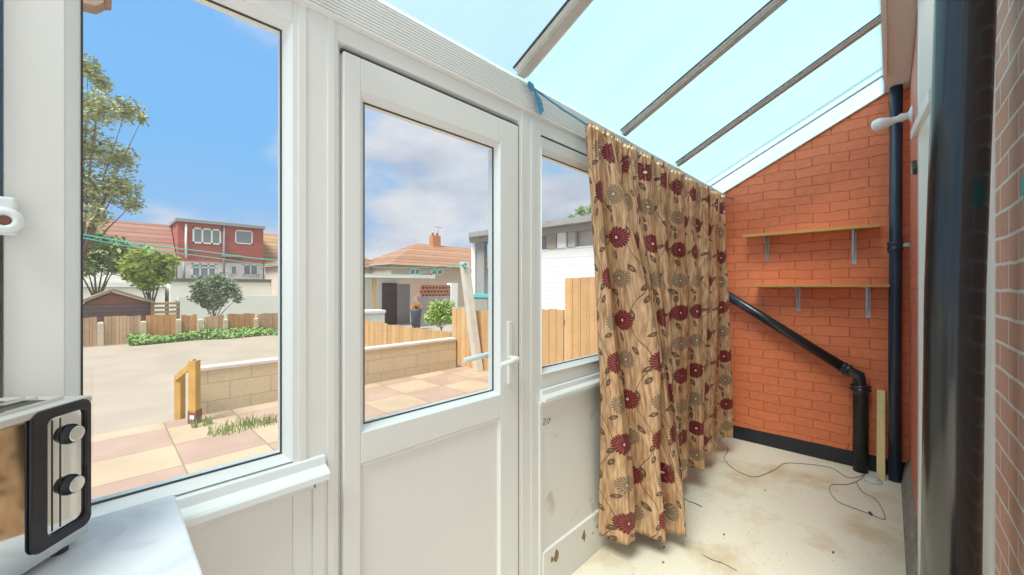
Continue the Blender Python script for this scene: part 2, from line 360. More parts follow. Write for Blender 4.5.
# ---- glazed side wall (wall_left): posts, rails, panels
W = thing('wall_left', (1.3, YW, 0)); struct(W, 'white plastic framed glazed side of the porch')
q = MB()
zt, zb = H+.739, H-.51
def flat(x0, x1, z0, z1, y=YW, yb=YW+.07): q.box(x0, x1, y, yb, z0, z1)
flat(-.115, -.045, H-.445, zt)                    # left post of the big pane
flat(-.045, .34, H+.675, zt)
flat(.34, .455, 0, zt)
flat(.455, 1.187, H+.68, zt)
flat(1.187, 1.33, 0, zt)
q.box(.352, .372, YW-.004, YW, H-.5, zt); q.box(.425, .445, YW-.004, YW, 0, zt); q.box(1.20, 1.222, YW-.004, YW, 0, zt); q.box(1.262, 1.29, YW-.003, YW, 0, zt)
for a, b in ((1.95,2.05),(2.75,2.85),(3.80,XE)): flat(a, b, 0, zt)
flat(1.33, 3.85, H+.665, zt)
flat(-.30, -.12, 0, zt, YW-.012)                  # next casement's stile with its keep
flat(X0, -1.10, 0, zt)
flat(-1.10, -.30, H+.66, zt); flat(-1.10, -.30, H-.5, H-.4)
q.build('frame', M_white, W, .004)
# reveals round door and window rebates
q = MB(); q.ring(.455, 1.192, H-1.4, H+.68, .012, YW, YW+.015, YW+.05); q.build('door_rebate', M_white, W)
# sills and panels below
def sill(x0, x1, z, yf=YW-.045):
    s = MB(); s.prism([(x0,YW+.02,z+.055),(x0,YW-.012,z+.052),(x0,YW-.014,z+.030),(x0,yf+.006,z+.022),(x0,yf,z+.016),(x0,yf,z),(x0,YW+.02,z)], (x1-x0,0,0)); return s
sill(-.045, .417, H-.502).build('sill', M_bluewhite, W, .0015)
s = MB(); s.box(-.2, .395, YW-.008, YW+.03, H-.531, H-.502); s.box(.386, .417, YW-.008, YW+.03, 0, H-.502); s.box(-.2, .386, YW-.008, YW+.03, 0, .09); s.build('panel_frame', M_white, W, .003)
MB().box(-1.1, .39, YW+.004, YW+.03, .0, H-.50).build('lower_panel', M_whitepanel, W)
sill(1.325, 3.85, H-.500, YW-.03).build('sill', M_bluewhite, W, .0015)
s = MB(); s.box(1.315, 3.85, YW-.010, YW+.03, H-.522, H-.500); s.box(1.315, 1.335, YW-.006, YW+.03, 0, H-.51); s.build('panel_frame', M_white, W, .003)
def plaster_mat():
    m, nt, b = nodes('scuffed_white_plaster')
    g = N(nt, 'ShaderNodeNewGeometry')
    n1 = N(nt, 'ShaderNodeTexNoise'); n1.inputs['Scale'].default_value = 9; n1.inputs['Detail'].default_value = 7; n1.inputs['Distortion'].default_value = .6; L(nt, g.outputs['Position'], n1.inputs['Vector'])
    r = N(nt, 'ShaderNodeValToRGB'); e = r.color_ramp.elements; e[0].position = .27; e[0].color = (.58,.51,.40,1); e[1].position = .38; e[1].color = (.78,.77,.73,1)
    L(nt, n1.outputs['Fac'], r.inputs[0]); L(nt, r.outputs[0], b.inputs['Base Color']); b.inputs['Roughness'].default_value = .75
    bp = N(nt, 'ShaderNodeBump'); bp.inputs['Strength'].default_value = .35; bp.inputs['Distance'].default_value = .005; L(nt, n1.outputs['Fac'], bp.inputs['Height']); L(nt, bp.outputs[0], b.inputs['Normal'])
    return m
M_plaster = plaster_mat()
pp = MB().box(1.335, 3.85, YW+.002, YW+.03, 0, H-.505).build('plaster_panel', M_plaster, W)
MB().box(1.335, 3.85, YW-.012, YW+.03, 0, .20).build('skirting', M_plaster, W, .003)
# chips of bare filler and the pencilled figures
M_chip = mat('bare_filler', (.36,.24,.10), .9, var=.4, vscale=60)
def chip(px, py, r):
    X, Z = fX(px, YW-.012), fZ(px, py, YW-.012); n = 9
    pts = [(X+r*(.5+.7*random.random())*math.cos(2*PI*i/n)*.8, YW-.0132, Z+r*(.5+.7*random.random())*math.sin(2*PI*i/n)*1.3) for i in range(n)]
    MB().prism(pts, (0,.0012,0)).build('chip', M_chip, W)
chip(584,536,.022); chip(597,526,.010); chip(556,556,.024); chip(552,560,.012); chip(593,533,.006)
M_pencil = mat('pencil_grey', (.16,.15,.14), .9)
def stroke(pxs):
    pts = [Vector((fX(a, YW), YW+.0008, fZ(a, b, YW))) for a, b in pxs]; MBs.tube(pts, .0013, 5, smooth=False)
MBs = MB()
stroke([(539.6,421.5),(541.2,420.3),(541.4,422.5),(539.4,427),(541.8,426)])
stroke([(543.6,419.6),(545.2,418.6),(545.4,420.5),(543,425),(545.8,424)])
stroke([(548.6,418),(547,420),(547.2,423),(548.6,423.3),(549.6,421),(549.4,418.6),(548.6,418)])
stroke([(550.6,417.6),(549.9,421)]); 
MBs.build('pencil_figures', M_pencil, W)
# ribbed eaves beam
s = MB(); prof = []; n = 11; z0, z1 = H+.729, H+.842
prof.append((YW+.05, z0)); prof.append((YW-.004, z0)); prof.append((YW-.012, z0+.006))
for i in range(n):
    a = z0+.008+(z1-z0-.01)*i/n; d = (z1-z0-.01)/n
    prof += [(YW-.012, a+.0002), (YW-.012, a+d*.72), (YW-.0085, a+d*.82), (YW-.0085, a+d*.96)]
prof += [(YW-.012, z1), (YW+.05, z1)]
s.prism([(X0, y, z) for y, z in prof], (XE-X0, 0, 0)); s.build('eaves_beam', M_white, W)
MB().prism([(X0,YW-.012,H+.842),(X0,YW-.002,H+.855),(X0,YW+.02,H+.878),(X0,YW+.05,H+.878),(X0,YW+.05,H+.842)], (XE-X0,0,0)).build('eaves_bead', M_bluewhite, W)

# windows: one thing per pane with its bead
def window(name, x0, x1, z0, z1, lab, w=.02, y=YW, sash=False):
    t = thing(name, ((x0+x1)/2, y, z0)); struct(t, lab)
    b = MB().ring(x0-w, x1+w, z0-w, z1+w, w, y, y+.022, y+.05)
    b.build('bead', M_bluewhite, t)
    MB().ring(x0-.0005, x1+.0005, z0-.0005, z1+.0005, .0028, y+.020, y+.020, y+.026).build('gasket', M_gap, t)
    MB().box(x0, x1, y+.024, y+.03, z0, z1).build('pane', M_glass, t)
    return t
window('window_1', -.025, .320, H-.424, H+.655, 'tall clear pane of the glazed side above the worktop')
def window2(nm, xa, xb, lab):
    t = window(nm, xa+.022, xb-.022, H-.359, H+.586, lab, .022, YW-.006)
    s = MB(); s.box(xa, xb, YW, YW+.05, H-.445, H-.381); s.box(xa, xb, YW, YW+.05, H+.608, H+.657); s.build('sash_rail', M_white, t, .003)
    MB().box(xa, xb, YW+.001, YW+.05, H+.657, H+.664).build('gap', M_gap, t)
window2('window_2', 1.33, 1.95, 'side pane right of the door, part hidden by the curtain')
window2('window_3', 2.05, 2.75, 'pane behind the flowered curtain')
window2('window_4', 2.85, 3.80, 'pane behind the flowered curtain beside the end wall')
window('window_5', -1.08, -.32, H-.38, H+.64, 'pane left of the big pane')
# casement keep at the left edge of the photo
kp = thing('window_latch', (-.13, YW-.012, H+.2), 'white window latch with a round keyhole on the left casement', 'latch')
Lz = lambda py: fZ(8, py, YW-.03)
MB().box(fX(-10,YW-.03), fX(16.5,YW-.03), YW-.034, YW-.0122, Lz(235), Lz(197)).build('plate', M_bluewhite, kp, .004)
MB().lathe([(.022,0),(.022,.008),(.016,.012),(.010,.012),(.009,.006)], (fX(4,YW-.04), YW-.034, Lz(221)), (0,-1,0)).build('escutcheon', M_bluewhite, kp)
MB().lathe([(.008,0),(.006,.003)], (fX(4,YW-.04), YW-.040, Lz(221)), (0,-1,0)).build('keyhole', mat('brass_brown', (.22,.09,.05), .5), kp)

# ---- the porch door
D = thing('door_1', (.82, YW, 0)); struct(D, 'white half glazed plastic door to the patio')
dx0, dx1, gx0, gx1, gz0, gz1 = .467, 1.180, .535, 1.059, H-.402, H+.542
s = MB(); yd = YW-.006
s.box(dx0, gx0-.018, yd, yd+.06, .03, H+.656); s.box(gx1+.018, dx1, yd, yd+.06, .03, H+.656)
s.box(gx0-.018, gx1+.018, yd, yd+.06, gz1+.018, H+.656); s.box(gx0-.018, gx1+.018, yd, yd+.06, H-.508, gz0-.018); s.box(gx0-.018, gx1+.018, yd, yd+.06, .03, .14)
s.build('sash', M_white, D, .003)
MB().ring(gx0-.018, gx1+.018, gz0-.018, gz1+.018, .018, yd, yd+.022, yd+.05).build('bead', M_bluewhite, D)
MB().ring(gx0-.0005, gx1+.0005, gz0-.0005, gz1+.0005, .003, yd+.020, yd+.020, yd+.026).build('gasket', M_gap, D)
MB().box(gx0, gx1, yd+.026, yd+.034, gz0, gz1).build('pane', M_glass, D)
MB().ring(gx0-.018, gx1+.024, .14, H-.508, .016, yd, yd+.014, yd+.05).build('panel_bead', M_white, D)
MB().box(gx0-.01, gx1+.01, yd+.012, yd+.04, .15, H-.51).build('door_panel', M_whitepanel, D)
s = MB(); s.box(dx1, dx1+.006, yd+.004, yd+.05, .03, H+.66); s.box(dx0-.003, dx1+.006, yd+.004, yd+.05, H+.656, H+.664); s.build('gap', M_gap, D)
hx = fX(513, yd-.02); hz = H+(287-357)/F*dY(513, yd)
MB().box(1.112, 1.138, yd-.010, yd, H-.385, H-.135).build('handle_plate', M_white, D, .004)
MB().tube([(1.125,yd-.008,hz),(1.125,yd-.045,hz),(1.12,yd-.052,hz),(1.08,yd-.052,hz-.004),(1.03,yd-.050,hz-.008)], [.012,.011,.011,.010,.009], 12).build('lever_handle', M_white, D)
MB().lathe([(.010,0),(.010,.010),(.006,.012)], (1.125,yd-.010,H-.29), (0,-1,0), 16).build('key_cylinder', mat('brass', (.45,.28,.12), .3, 1), D)
MB().box(1.118, 1.122, yd-.040, yd-.018, H-.300, H-.283).build('key', mat('key_brass', (.35,.22,.12), .35, 1), D)
MB().box(1.112, 1.138, yd+.06, yd+.07, H-.385, H-.135).build('handle_plate', M_white, D, .004)
MB().tube([(1.125,yd+.06,hz),(1.125,yd+.105,hz),(1.115,yd+.112,hz),(1.06,yd+.112,hz-.002),(.985,yd+.110,hz-.006)], [.012,.012,.012,.011,.010], 12).build('lever_handle', M_white, D)

# ---- glass roof
R = thing('ceiling', (1.3, .5, roofZ(.5))); struct(R, 'sloping frosted glass roof with pale bars')
rx = [X0, -.52, .336, 1.196, 2.064, 2.854, 3.52]
ya, yb = YW+.16, -.16
for i in range(len(rx)-1):
    a, b = rx[i]+.004, rx[i+1]-.004
    MB().prism([(a,ya,roofZ(ya)),(a,yb,roofZ(yb)),(a,yb,roofZ(yb)+.012),(a,ya,roofZ(ya)+.012)], (b-a,0,0)).build('glass_panel', M_roofclear if i < 3 else M_roof, R)
M_bar = mat('painted_bar', (.60,.57,.54), .5, var=.15, vscale=10)
M_bardark = mat('dark_bar_edge', (.06,.09,.11), .5)
for k, x in enumerate(rx[1:-1]):
    w = .040 if k < 3 else .036
    s = MB(); y0, y1 = YW-.005, -.02
    s.prism([(x-w*.55,y0,roofZ(y0)-.022),(x-w*.55,y1,roofZ(y1)-.022),(x-w*.55,y1,roofZ(y1)-.001),(x-w*.55,y0,roofZ(y0)-.001)], (w*1.1,0,0)); s.build('rafter', M_bar, R, .002)
    s = MB(); s.prism([(x-w,y0,roofZ(y0)-.008),(x-w,y1,roofZ(y1)-.008),(x-w,y1,roofZ(y1)-.0005),(x-w,y0,roofZ(y0)-.0005)], (w*2,0,0)); s.build('rafter_flange', M_white, R)
    s = MB(); s.prism([(x-w*1.25,y0,roofZ(y0)-.003),(x-w*1.25,y1,roofZ(y1)-.003),(x-w*1.25,y1,roofZ(y1)),(x-w*1.25,y0,roofZ(y0))], (w*.5,0,0)); s.build('rubber_strip', M_bardark, R)
# end trim beside the end wall
def slope_bar(x0, x1, t0, t1, m, name, y0=YW+.02, y1=-.12, bev=.002):
    q = MB().prism([(x0,y0,roofZ(y0)+t0),(x0,y1,roofZ(y1)+t0),(x0,y1,roofZ(y1)+t1),(x0,y0,roofZ(y0)+t1)], (x1-x0,0,0)).build(name, m, R, bev)
M_trimblue = frosted_mat('translucent_pale_trim', (.74,.86,.90), .06)
slope_bar(3.50, 3.60, -.010, -.004, M_trimblue, 'end_bar')
slope_bar(3.60, XE, -.016, -.010, M_trimblue, 'end_board')
slope_bar(3.602, 3.612, -.022, -.016, M_gap, 'groove')
slope_bar(XE-.016, XE-.001, -.030, -.018, mat('bare_timber_edge', (.52,.36,.22), .7, var=.3), 'timber_edge')
# wall plate board against the house
s = MB(); s.box(X0, XE-.001, -.128, .03, H+1.405, H+1.43); s.build('wall_plate', M_white, R, .003)
s = MB(); s.box(X0, XE-.3, .012, .034, H+1.39, H+1.405); s.build('wall_plate_bead', M_bluewhite, R, .002)
s = MB(); s.box(X0, XE, -.13, -.10, H+1.385, H+1.405); s.build('flashing', mat('stained_foam', (.35,.22,.12), .9, var=.6, vscale=12, col2=(.06,.05,.04)), R)
s = MB().box(X0, XE, -.16, .034, H+1.43, roofZ(0.0)+.02).build('ridge_capping', M_white, R)

# ---- left end of the porch (outside the photo)
WL = thing('wall_front', (X0, .5, 0)); struct(WL, 'white panelled left end of the porch')
MB().box(X0-.06, X0, -.23, YW+.05, 0, .9).build('lower_panel', M_whitepanel, WL)
s = MB(); s.box(X0-.06, X0, YW-.05, YW+.05, .9, H+.88); s.box(X0-.06, X0, -.23, -.15, .9, H+1.5)
s.prism([(X0-.06,YW+.05,roofZ(YW)-.1),(X0-.06,-.2,roofZ(-.2)-.1),(X0-.06,-.2,roofZ(-.2)-.01),(X0-.06,YW+.05,roofZ(YW)-.04)], (.06,0,0)); s.build('frame', M_white, WL, .003)
MB().prism([(X0-.035,YW-.05,.9),(X0-.035,-.15,.9),(X0-.035,-.15,roofZ(-.15)-.1),(X0-.035,YW-.05,roofZ(YW)-.1)], (.006,0,0)).build('pane', M_glass, WL)

# ================================================================= CURTAIN
def curtain():
    nu, nv = 560, 90
    top = [(1.535,1.040),(1.9,1.045),(2.4,1.045),(3.0,1.045),(3.50,1.04)]
    bot = [(1.74,1.075),(1.85,.99),(1.98,.93),(2.09,.87),(2.15,.89),(2.25,1.0),(2.5,1.04),(2.70,1.03),(2.80,1.0),(2.92,1.035),(3.25,1.04),(3.56,1.03)]
    def cr(P, t):
        n = len(P)-1; x = t*n; i = min(int(x), n-1); f = x-i
        p0, p1, p2, p3 = P[max(i-1,0)], P[i], P[i+1], P[min(i+2,n)]
        return [ .5*((2*p1[k])+(-p0[k]+p2[k])*f+(2*p0[k]-5*p1[k]+4*p2[k]-p3[k])*f*f+(-p0[k]+3*p1[k]-3*p2[k]+p3[k])*f**3) for k in (0,1)]
    bm = bmesh.new(); uvl = bm.loops.layers.uv.new('UVMap'); V = []; ztop, zbot = H+.748, .095
    for j in range(nv+1):
        v = j/nv; row = []
        e = v*v*(3-2*v)*.55+v*.45
        for i in range(nu+1):
            t = i/nu
            a = cr(top, t); b = cr(bot, t)
            x = a[0]*(1-e)+b[0]*e; y = a[1]*(1-e)+b[1]*e
            # loose folds; they gather and wander as they fall, tight pleats at the heading
            wob = .9*noise.noise(Vector((t*5, v*1.3, 3)))+.5*noise.noise(Vector((t*11, v*2.0, 9)))
            ph = 2*PI*(9.5*t)+wob*2.4
            amp = (.012+.044*min(1, v*2.5))*(1+.5*noise.noise(Vector((t*7,v*1.5,1))))
            sh = 1-2*abs(math.sin(ph/2))**.8
            pl = math.sin(2*PI*62*t+1.5*noise.noise(Vector((t*30,0,0))))*(.013*max(0, 1-v*7))
            f2 = .006*math.sin(2*PI*34*t+3*wob)
            yy = y-.052+amp*sh+pl+f2*(v**.6)
            xx = x+.018*math.cos(ph)*min(1,v*3)
            # the deep shadowed fold in the second width
            g = math.exp(-((t-(.17+.10*v))/.022)**2)*max(0, math.sin(PI*min(1, v*1.15)))
            yy += .11*g-.085*math.exp(-((t-(.125+.10*v))/.028)**2)*math.sin(PI*min(1, v*1.12))
            yy = min(yy, 1.068)
            sag = -.007*abs(math.sin(PI*10*t))
            z = ztop+sag*(1-v)-(ztop-zbot)*v + (v**6)*(.012*math.sin(2*PI*3.5*t)+(.05 if t > .45 else 0)*min(1,(t-.45)*8 if t > .45 else 0))
            row.append(bm.verts.new((xx, yy, z)))
        V.append(row)
    arc = [0]; jr = int(nv*.7)
    for i in range(nu): arc.append(arc[-1]+(V[jr][i+1].co-V[jr][i].co).length)
    for j in range(nv):
        for i in range(nu):
            f = bm.faces.new((V[j][i], V[j+1][i], V[j+1][i+1], V[j][i+1])); f.smooth = True
            for lp, (a, b) in zip(f.loops, ((i,j),(i,j+1),(i+1,j+1),(i+1,j))):
                lp[uvl].uv = (arc[a]*.86, -b/nv*2.06)
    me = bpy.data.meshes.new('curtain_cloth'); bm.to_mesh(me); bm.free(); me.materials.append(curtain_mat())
    o = bpy.data.objects.new('curtain', me); C.objects.link(o)
    m = o.modifiers.new('s', 'SOLIDIFY'); m.thickness = .002
    tag(o, 'gold curtain with burgundy and brown flowers, hanging across the side windows', 'curtain')
    return o
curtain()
# the blue cord that carries it, knotted at the first roof bar
M_blue = mat('blue_cord', (.10,.36,.62), .6, var=.3, vscale=60)
cd = thing('hanging_cord', (1.22, 1.07, H+.80), 'blue cord knotted under the roof bar and stretched to the curtain', 'cord')
k0 = Vector((1.235, 1.078, H+.835)); k1 = Vector((1.54, 1.00, H+.742)); 
pts = [k0.lerp(k1, i/8)+Vector((0,0,-.006*math.sin(PI*i/8))) for i in range(9)]+[Vector((2.5,1.00,H+.740)), Vector((3.5,1.00,H+.742)), Vector((XE-.002,1.03,H+.80))]
MB().tube(pts, .0042, 8).build('cord', M_blue, cd)
MB().tube([k0+Vector((-.012,0,.012)), k0+Vector((0,-.004,0)), k0+Vector((.014,0,-.008)), k0+Vector((.02,.002,-.014))], [.006,.011,.010,.006], 8).build('knot', M_blue, cd)
s = MB(); a = k0+Vector((.012,-.006,-.006))
s.prism([a, a+Vector((.05,-.004,-.035)), a+Vector((.066,-.004,-.075)), a+Vector((.045,-.004,-.10)), a+Vector((.025,-.004,-.065))], (0,.003,0)); s.build('loose_end', M_blue, cd, .001)

# ================================================================= THINGS ON THE WALLS
M_pine = mat('pine_board', (.66,.36,.11), .55, var=.25, vscale=6, stretch=(6,1,20))
M_pineedge = M_pine
M_zinc = mat('galvanised_steel', (.50,.54,.55), .35, .7, var=.2, vscale=30)
def shelf(px0, px1, z, depth, brs, lab):
    xf = XE-depth; y0, y1 = gY(px0, xf), gY(px1, xf)
    t = thing('wall_shelf', (XE, (y0+y1)/2, z), lab, 'shelf')
    MB().box(xf, XE-.002, y1, y0, z, z+.020).build('board', M_pine, t, .0015)
    for bp_, ln in brs:
        yb_ = gY(bp_, XE-.02)
        s = MB(); w = .014
        s.box(XE-.006, XE-.001, yb_-w, yb_+w, z-ln, z-.0005); s.box(XE-depth*.86, XE-.003, yb_-w, yb_+w, z-.004, z-.0003)
        s.prism([(XE-.004,yb_-.003,z-ln*.9),(XE-.018,yb_-.003,z-ln*.8),(XE-depth*.8,yb_-.003,z-.004),(XE-.004,yb_-.003,z-.004)], (0,.006,0))
        br = s.build('bracket', M_zinc, t, .001)
        MB().lathe([(.004,0),(.004,.002),(.002,.003)], (XE-.006, yb_+.008, z-ln*.75), (-1,0,0), 8).build('screw', M_zinc, br)
shelf(743, 880, H+.425, .15, [(767,.205),(854,.255)], 'upper pine wall shelf on two metal brackets, longer and seen from below')
shelf(754, 890, H+.000, .15, [(798,.20),(868,.23)], 'lower pine wall shelf at eye level touching the corner pipe')

M_blackpipe = mat('black_pipe', (.018,.021,.028), .28, var=.2, vscale=9, spec=.7)
M_navy = mat('dark_blue_black_pipe', (.022,.045,.085), .33, var=.2, vscale=9, spec=.6)
# corner downpipe
cx, cy = 3.86, -.024
cp = thing('downpipe', (cx, cy, 0), 'thin blue black downpipe standing in the corner of the end wall', 'pipe')
MB().tube([(cx,cy-.0,.0),(cx,cy,1.0),(cx,cy-.004,1.55),(cx,cy-.008,roofZ(cy)-.05)], .034, 24).build('pipe', M_navy, cp)
zc = H+(287-247)/F*dY(895, cy) if False else H+.29
s = MB(); s.lathe([(.034,-.045),(.040,-.043),(.040,-.03),(.044,-.028),(.044,-.018),(.040,-.016),(.040,.008),(.044,.010),(.044,.022),(.040,.025),(.034,.027)], (cx,cy-.002,zc), n=28); s.build('joint_collar', M_navy, cp)
MB().box(cx-.006, cx+.006, -.1005, cy-.03, zc-.01, zc+.014).build('clip', M_zinc, cp)
# big black pipe close to the camera
px_, py_ = 1.56, -.122
bp_t = thing('soil_pipe', (px_, py_, 0), 'thick glossy black pipe running full height past the near brick wall', 'pipe')
MB().tube([(px_, py_+.012, .05),(px_, py_+.0, H),(px_, py_-.022, H+.9),(px_, py_-.030, H+1.404)], .055, 48).build('pipe', mat('gloss_black_pipe', (.012,.016,.020), .2, var=.3, vscale=12, spec=.8), bp_t)
MB().box(px_-.02, px_+.02, -.2295, py_-.06, H-.9, H-.86).build('clip', M_zinc, bp_t)
# diagonal waste pipe with its socket
wp = thing('waste_pipe', (3.84, gY(860,3.84), 0), 'black waste pipe sloping down the orange wall into an upright socket', 'pipe')
xw = 3.885; yv = gY(860.5, xw)
yd0 = gY(690, xw); zd0 = gZ(690, 272, xw); ye = gY(846, xw); ze = gZ(846, 369, xw)
pipe_pts = [(xw, yd0, zd0), (xw, ye, ze)]
MB().tube(pipe_pts, .037, 28).build('sloping_pipe', M_blackpipe, wp)
dirv = (Vector(pipe_pts[1])-Vector(pipe_pts[0])).normalized(); e = Vector(pipe_pts[1])
MB().lathe([(.036,-.03),(.045,-.028),(.045,-.016),(.041,-.014),(.041,.0),(.046,.002),(.046,.016),(.039,.018)], e, dirv, 28).build('joint_collar', M_blackpipe, wp)
zel = gZ(861, 388, xw)
mid = Vector((xw, yv+.012, ze-.035))
MB().tube([e, e+dirv*.03, mid, (xw, yv, zel+.02), (xw, yv, zel-.01)], [.038,.038,.039,.038,.038], 28).build('elbow', M_blackpipe, wp)
MB().lathe([(.040,-.05),(.045,-.045),(.048,-.03),(.052,-.022),(.062,-.016),(.064,-.008),(.056,.0),(.052,.006),(.061,.012),(.061,.020),(.050,.026),(.039,.028)], (xw,yv,zel), n=36).build('socket_flange', M_blackpipe, wp)
MB().lathe([(.044,0),(.044,zel-.06),(.041,zel-.04)], (xw,yv,0), n=32).build('upright_pipe', mat('matt_black_pipe', (.022,.024,.026), .45, var=.3, vscale=30, bump=.2, bscale=80), wp)
# timber lath
yl = gY(881, 3.83)
la = MB(); la.obox((3.80, yl-.022, .0), (.022,0,0), (0,.045,0), (.115,.0,.61)); lo = la.build('timber_lath', mat('yellow_timber', (.92,.76,.38), .6, var=.1, vscale=10, stretch=(8,8,1)), None, .002)
tag(lo, 'short pale yellow timber lath leaning between the two pipes', 'wood strip')
# white plastic piece at their foot
wpz = onZ(873, 478, 0)
s = MB(); s.lathe([(.05,0),(.052,.012),(.040,.020),(.034,.030),(.018,.034)], (3.735, gY(873,3.735), 0), n=20)
o = s.build('plastic_cap', mat('grimy_white_plastic', (.72,.72,.70), .5, var=.2, vscale=25), None, .002); tag(o, 'round white plastic cap on the floor at the foot of the timber lath', 'cap')
# white lever fitting high on the house wall
wl = thing('wall_hook', (3.33,-.10,H+1.03), 'white turned plastic hook sticking out high on the house wall', 'hook')
hp = Vector((3.30,-.10,0)); hp.z = H+(287-114)/F*(3.30*AC-.10*AS)
MB().lathe([(.050,0),(.050,.010),(.024,.020),(.015,.026)], hp, (0,1,0), 20).build('rose', M_bluewhite, wl)
MB().lathe([(.020,.02),(.020,.035),(.026,.05),(.018,.065),(.020,.09),(.028,.11),(.036,.135),(.038,.155),(.032,.175),(.014,.186)], hp+Vector((0,0,-.0)), (-.0,1,-.14), 20).build('arm', M_bluewhite, wl)
# black clip
cl = thing('cable_clip', (2.95,-.10,H+.9), 'small black clip fixed on the red brick below the white hook', 'clip')
zz = H+(287-168)/F*(2.9*AC-.1*AS)
MB().obox((2.82,-.0998,zz-.05), (.13,0,.07), (0,.018,0), (-.015,0,.03)).build('clip_body', M_gap, cl, .003)
MB().obox((2.86,-.082,zz-.035), (.09,0,.05), (0,.004,0), (-.010,0,.02)).build('clip_tab', M_zinc, cl)
# white window bar by the doorway
o = MB().obox((2.64,-.087,H+.69), (-.95,-.012,-.15), (0,.018,0), (0,0,.045)).build('sash_bar', M_white, None, .003); tag(o, 'white painted bar slanting along the top of the white framed doorway', 'bar')
# thin grey cable on the floor
cab = [(722,437),(728,450),(724,458),(732,468),(745,475),(757,477),(775,470),(784,464),(800,464),(830,468),(848,478),(862,476),(870,468),(860,480),(846,485),(832,485),(830,492),(838,502),(852,508),(868,514),(884,520),(884,514),(876,500),(862,492),(856,482)]
pts = [onZ(a, b, 0)+Vector((0,0,.004)) for a, b in cab]
def smooth(P, n=6):
    out = []
    for i in range(len(P)-1):
        p0, p1, p2, p3 = P[max(i-1,0)], P[i], P[i+1], P[min(i+2,len(P)-1)]
        for j in range(n):
            f = j/n; out.append(.5*((2*p1)+(-p0+p2)*f+(2*p0-5*p1+4*p2-p3)*f*f+(-p0+3*p1-3*p2+p3)*f**3))
    return out+[P[-1]]
pts = [Vector((XE-.012, pts[0].y, .75)), Vector((XE-.012, pts[0].y+.03, .35)), Vector((XE-.03, pts[0].y, .02))]+pts[1:]
cb = thing('cable', pts[-1], 'thin grey cable trailing from the end wall and looping on the floor', 'cable')
MB().tube(smooth(pts), .0019, 6).build('wire', mat('grey_cable', (.16,.16,.17), .5), cb)
MB().obox(onZ(873,516,0), (.03,.01,0), (-.004,.012,0), (0,0,.010)).build('plug', M_gap, cb, .002)
# scraps on the floor
def scrap(px, py, r, col, lab, h=.006, grp=None):
    p = onZ(px, py, 0); n = 7
    pts = [(p.x+r*(.6+.6*random.random())*math.cos(2*PI*i/n), p.y+r*(.4+.5*random.random())*math.sin(2*PI*i/n), .0002) for i in range(n)]
    o = MB().prism(pts, (.001,0,h)).build('floor_scrap', mat('scrap', col, .8)); tag(o, lab, 'debris', grp)
scrap(661,540,.010,(.03,.03,.03),'black crumb on the floor below the curtain hem')
scrap(664,548,.008,(.30,.16,.06),'small rusty brown flake below the black crumb')
scrap(663,563,.007,(.40,.22,.10),'small tan flake lowest in front of the curtain')
scrap(724,535,.007,(.10,.09,.08),'grey crumb on the open floor right of the curtain')
scrap(833,553,.007,(.12,.08,.06),'brown crumb on the floor near the black pipe')
scrap(765,491,.006,(.35,.30,.22),'pale crumb in the middle of the floor')

# ================================================================= WORKTOP AND TOASTER
def marble_mat():
    m, nt, b = nodes('pale_marble_laminate')
    g = N(nt, 'ShaderNodeNewGeometry'); n1 = N(nt, 'ShaderNodeTexNoise'); n1.inputs['Scale'].default_value = 7; n1.inputs['Detail'].default_value = 9; n1.inputs['Distortion'].default_value = 1.6
    L(nt, g.outputs['Position'], n1.inputs['Vector'])
    r = N(nt, 'ShaderNodeValToRGB'); e = r.color_ramp.elements; e[0].position = .40; e[0].color = (.68,.68,.71,1); e[1].position = .5; e[1].color = (.76,.76,.79,1); x = r.color_ramp.elements.new(.46); x.color = (.73,.73,.76,1)
    L(nt, n1.outputs['Fac'], r.inputs[0]); L(nt, r.outputs[0], b.inputs['Base Color']); b.inputs['Roughness'].default_value = .3
    return m
wt = MB().box(X0+.01, .105, .46, YW-.048, H-.458, H-.42).build('worktop', [marble_mat()], None, .004)
tag(wt, 'pale grey marble effect worktop under the big window', 'worktop')
cbn = thing('base_cabinet', (-.55,.78,0), 'white base cabinet carrying the marble effect worktop', 'cabinet')
MB().box(X0+.01, .075, .50, YW-.055, .08, H-.4585).build('body', M_whitepanel, cbn, .003)
MB().box(X0+.03, .055, .54, YW-.06, 0, .08).build('plinth', M_white, cbn)
for i in range(2):
    a = X0+.02+i*.655; dd = MB().box(a, a+.64, .482, .4995, .09, H-.47).build('door', M_white, cbn, .003)
    MB().box(a+.3, a+.42, .462, .482, H-.52, H-.51).build('handle', M_zinc, dd)

A = Vector((-.012,.962,H-.42)); U = Vector((-.643,-.766,0)); Wd = Vector((-.766,.643,0)); Nn = -Wd; Zu = Vector((0,0,1))
tt = thing('toaster', A+U*.19+Wd*.07, 'polished steel toaster with a black rimmed control panel on the worktop', 'toaster')
def T(u, n, z): return A+U*u+Nn*n+Zu*z
M_chrome = mat('polished_steel', (.72,.70,.68), .06, 1)
M_brushed = mat('ribbed_steel_top', (.66,.62,.57), .42, .4, var=.15, vscale=6, stretch=(1,1,1))
M_blkpl = mat('scratched_black_plastic', (.022,.02,.026), .3, var=.5, vscale=50)
def polyT(pts, dv, m, name, par, bev=0, seg=2): return MB().prism(pts, dv).build(name, m, par, bev, seg)
hT, lT, dT = .242, .40, .135
polyT([T(0,0,.012),T(lT,0,.012),T(lT,0,hT-.012),T(0,0,hT-.012)], Wd*dT, M_chrome, 'body', tt, .004, 3)
tp = polyT([T(-.002,.003,hT-.013),T(lT,.003,hT-.013),T(lT,-dT-.003,hT-.013),T(-.002,-dT-.003,hT-.013)], Zu*.011, M_brushed, 'top_plate', tt, .003)
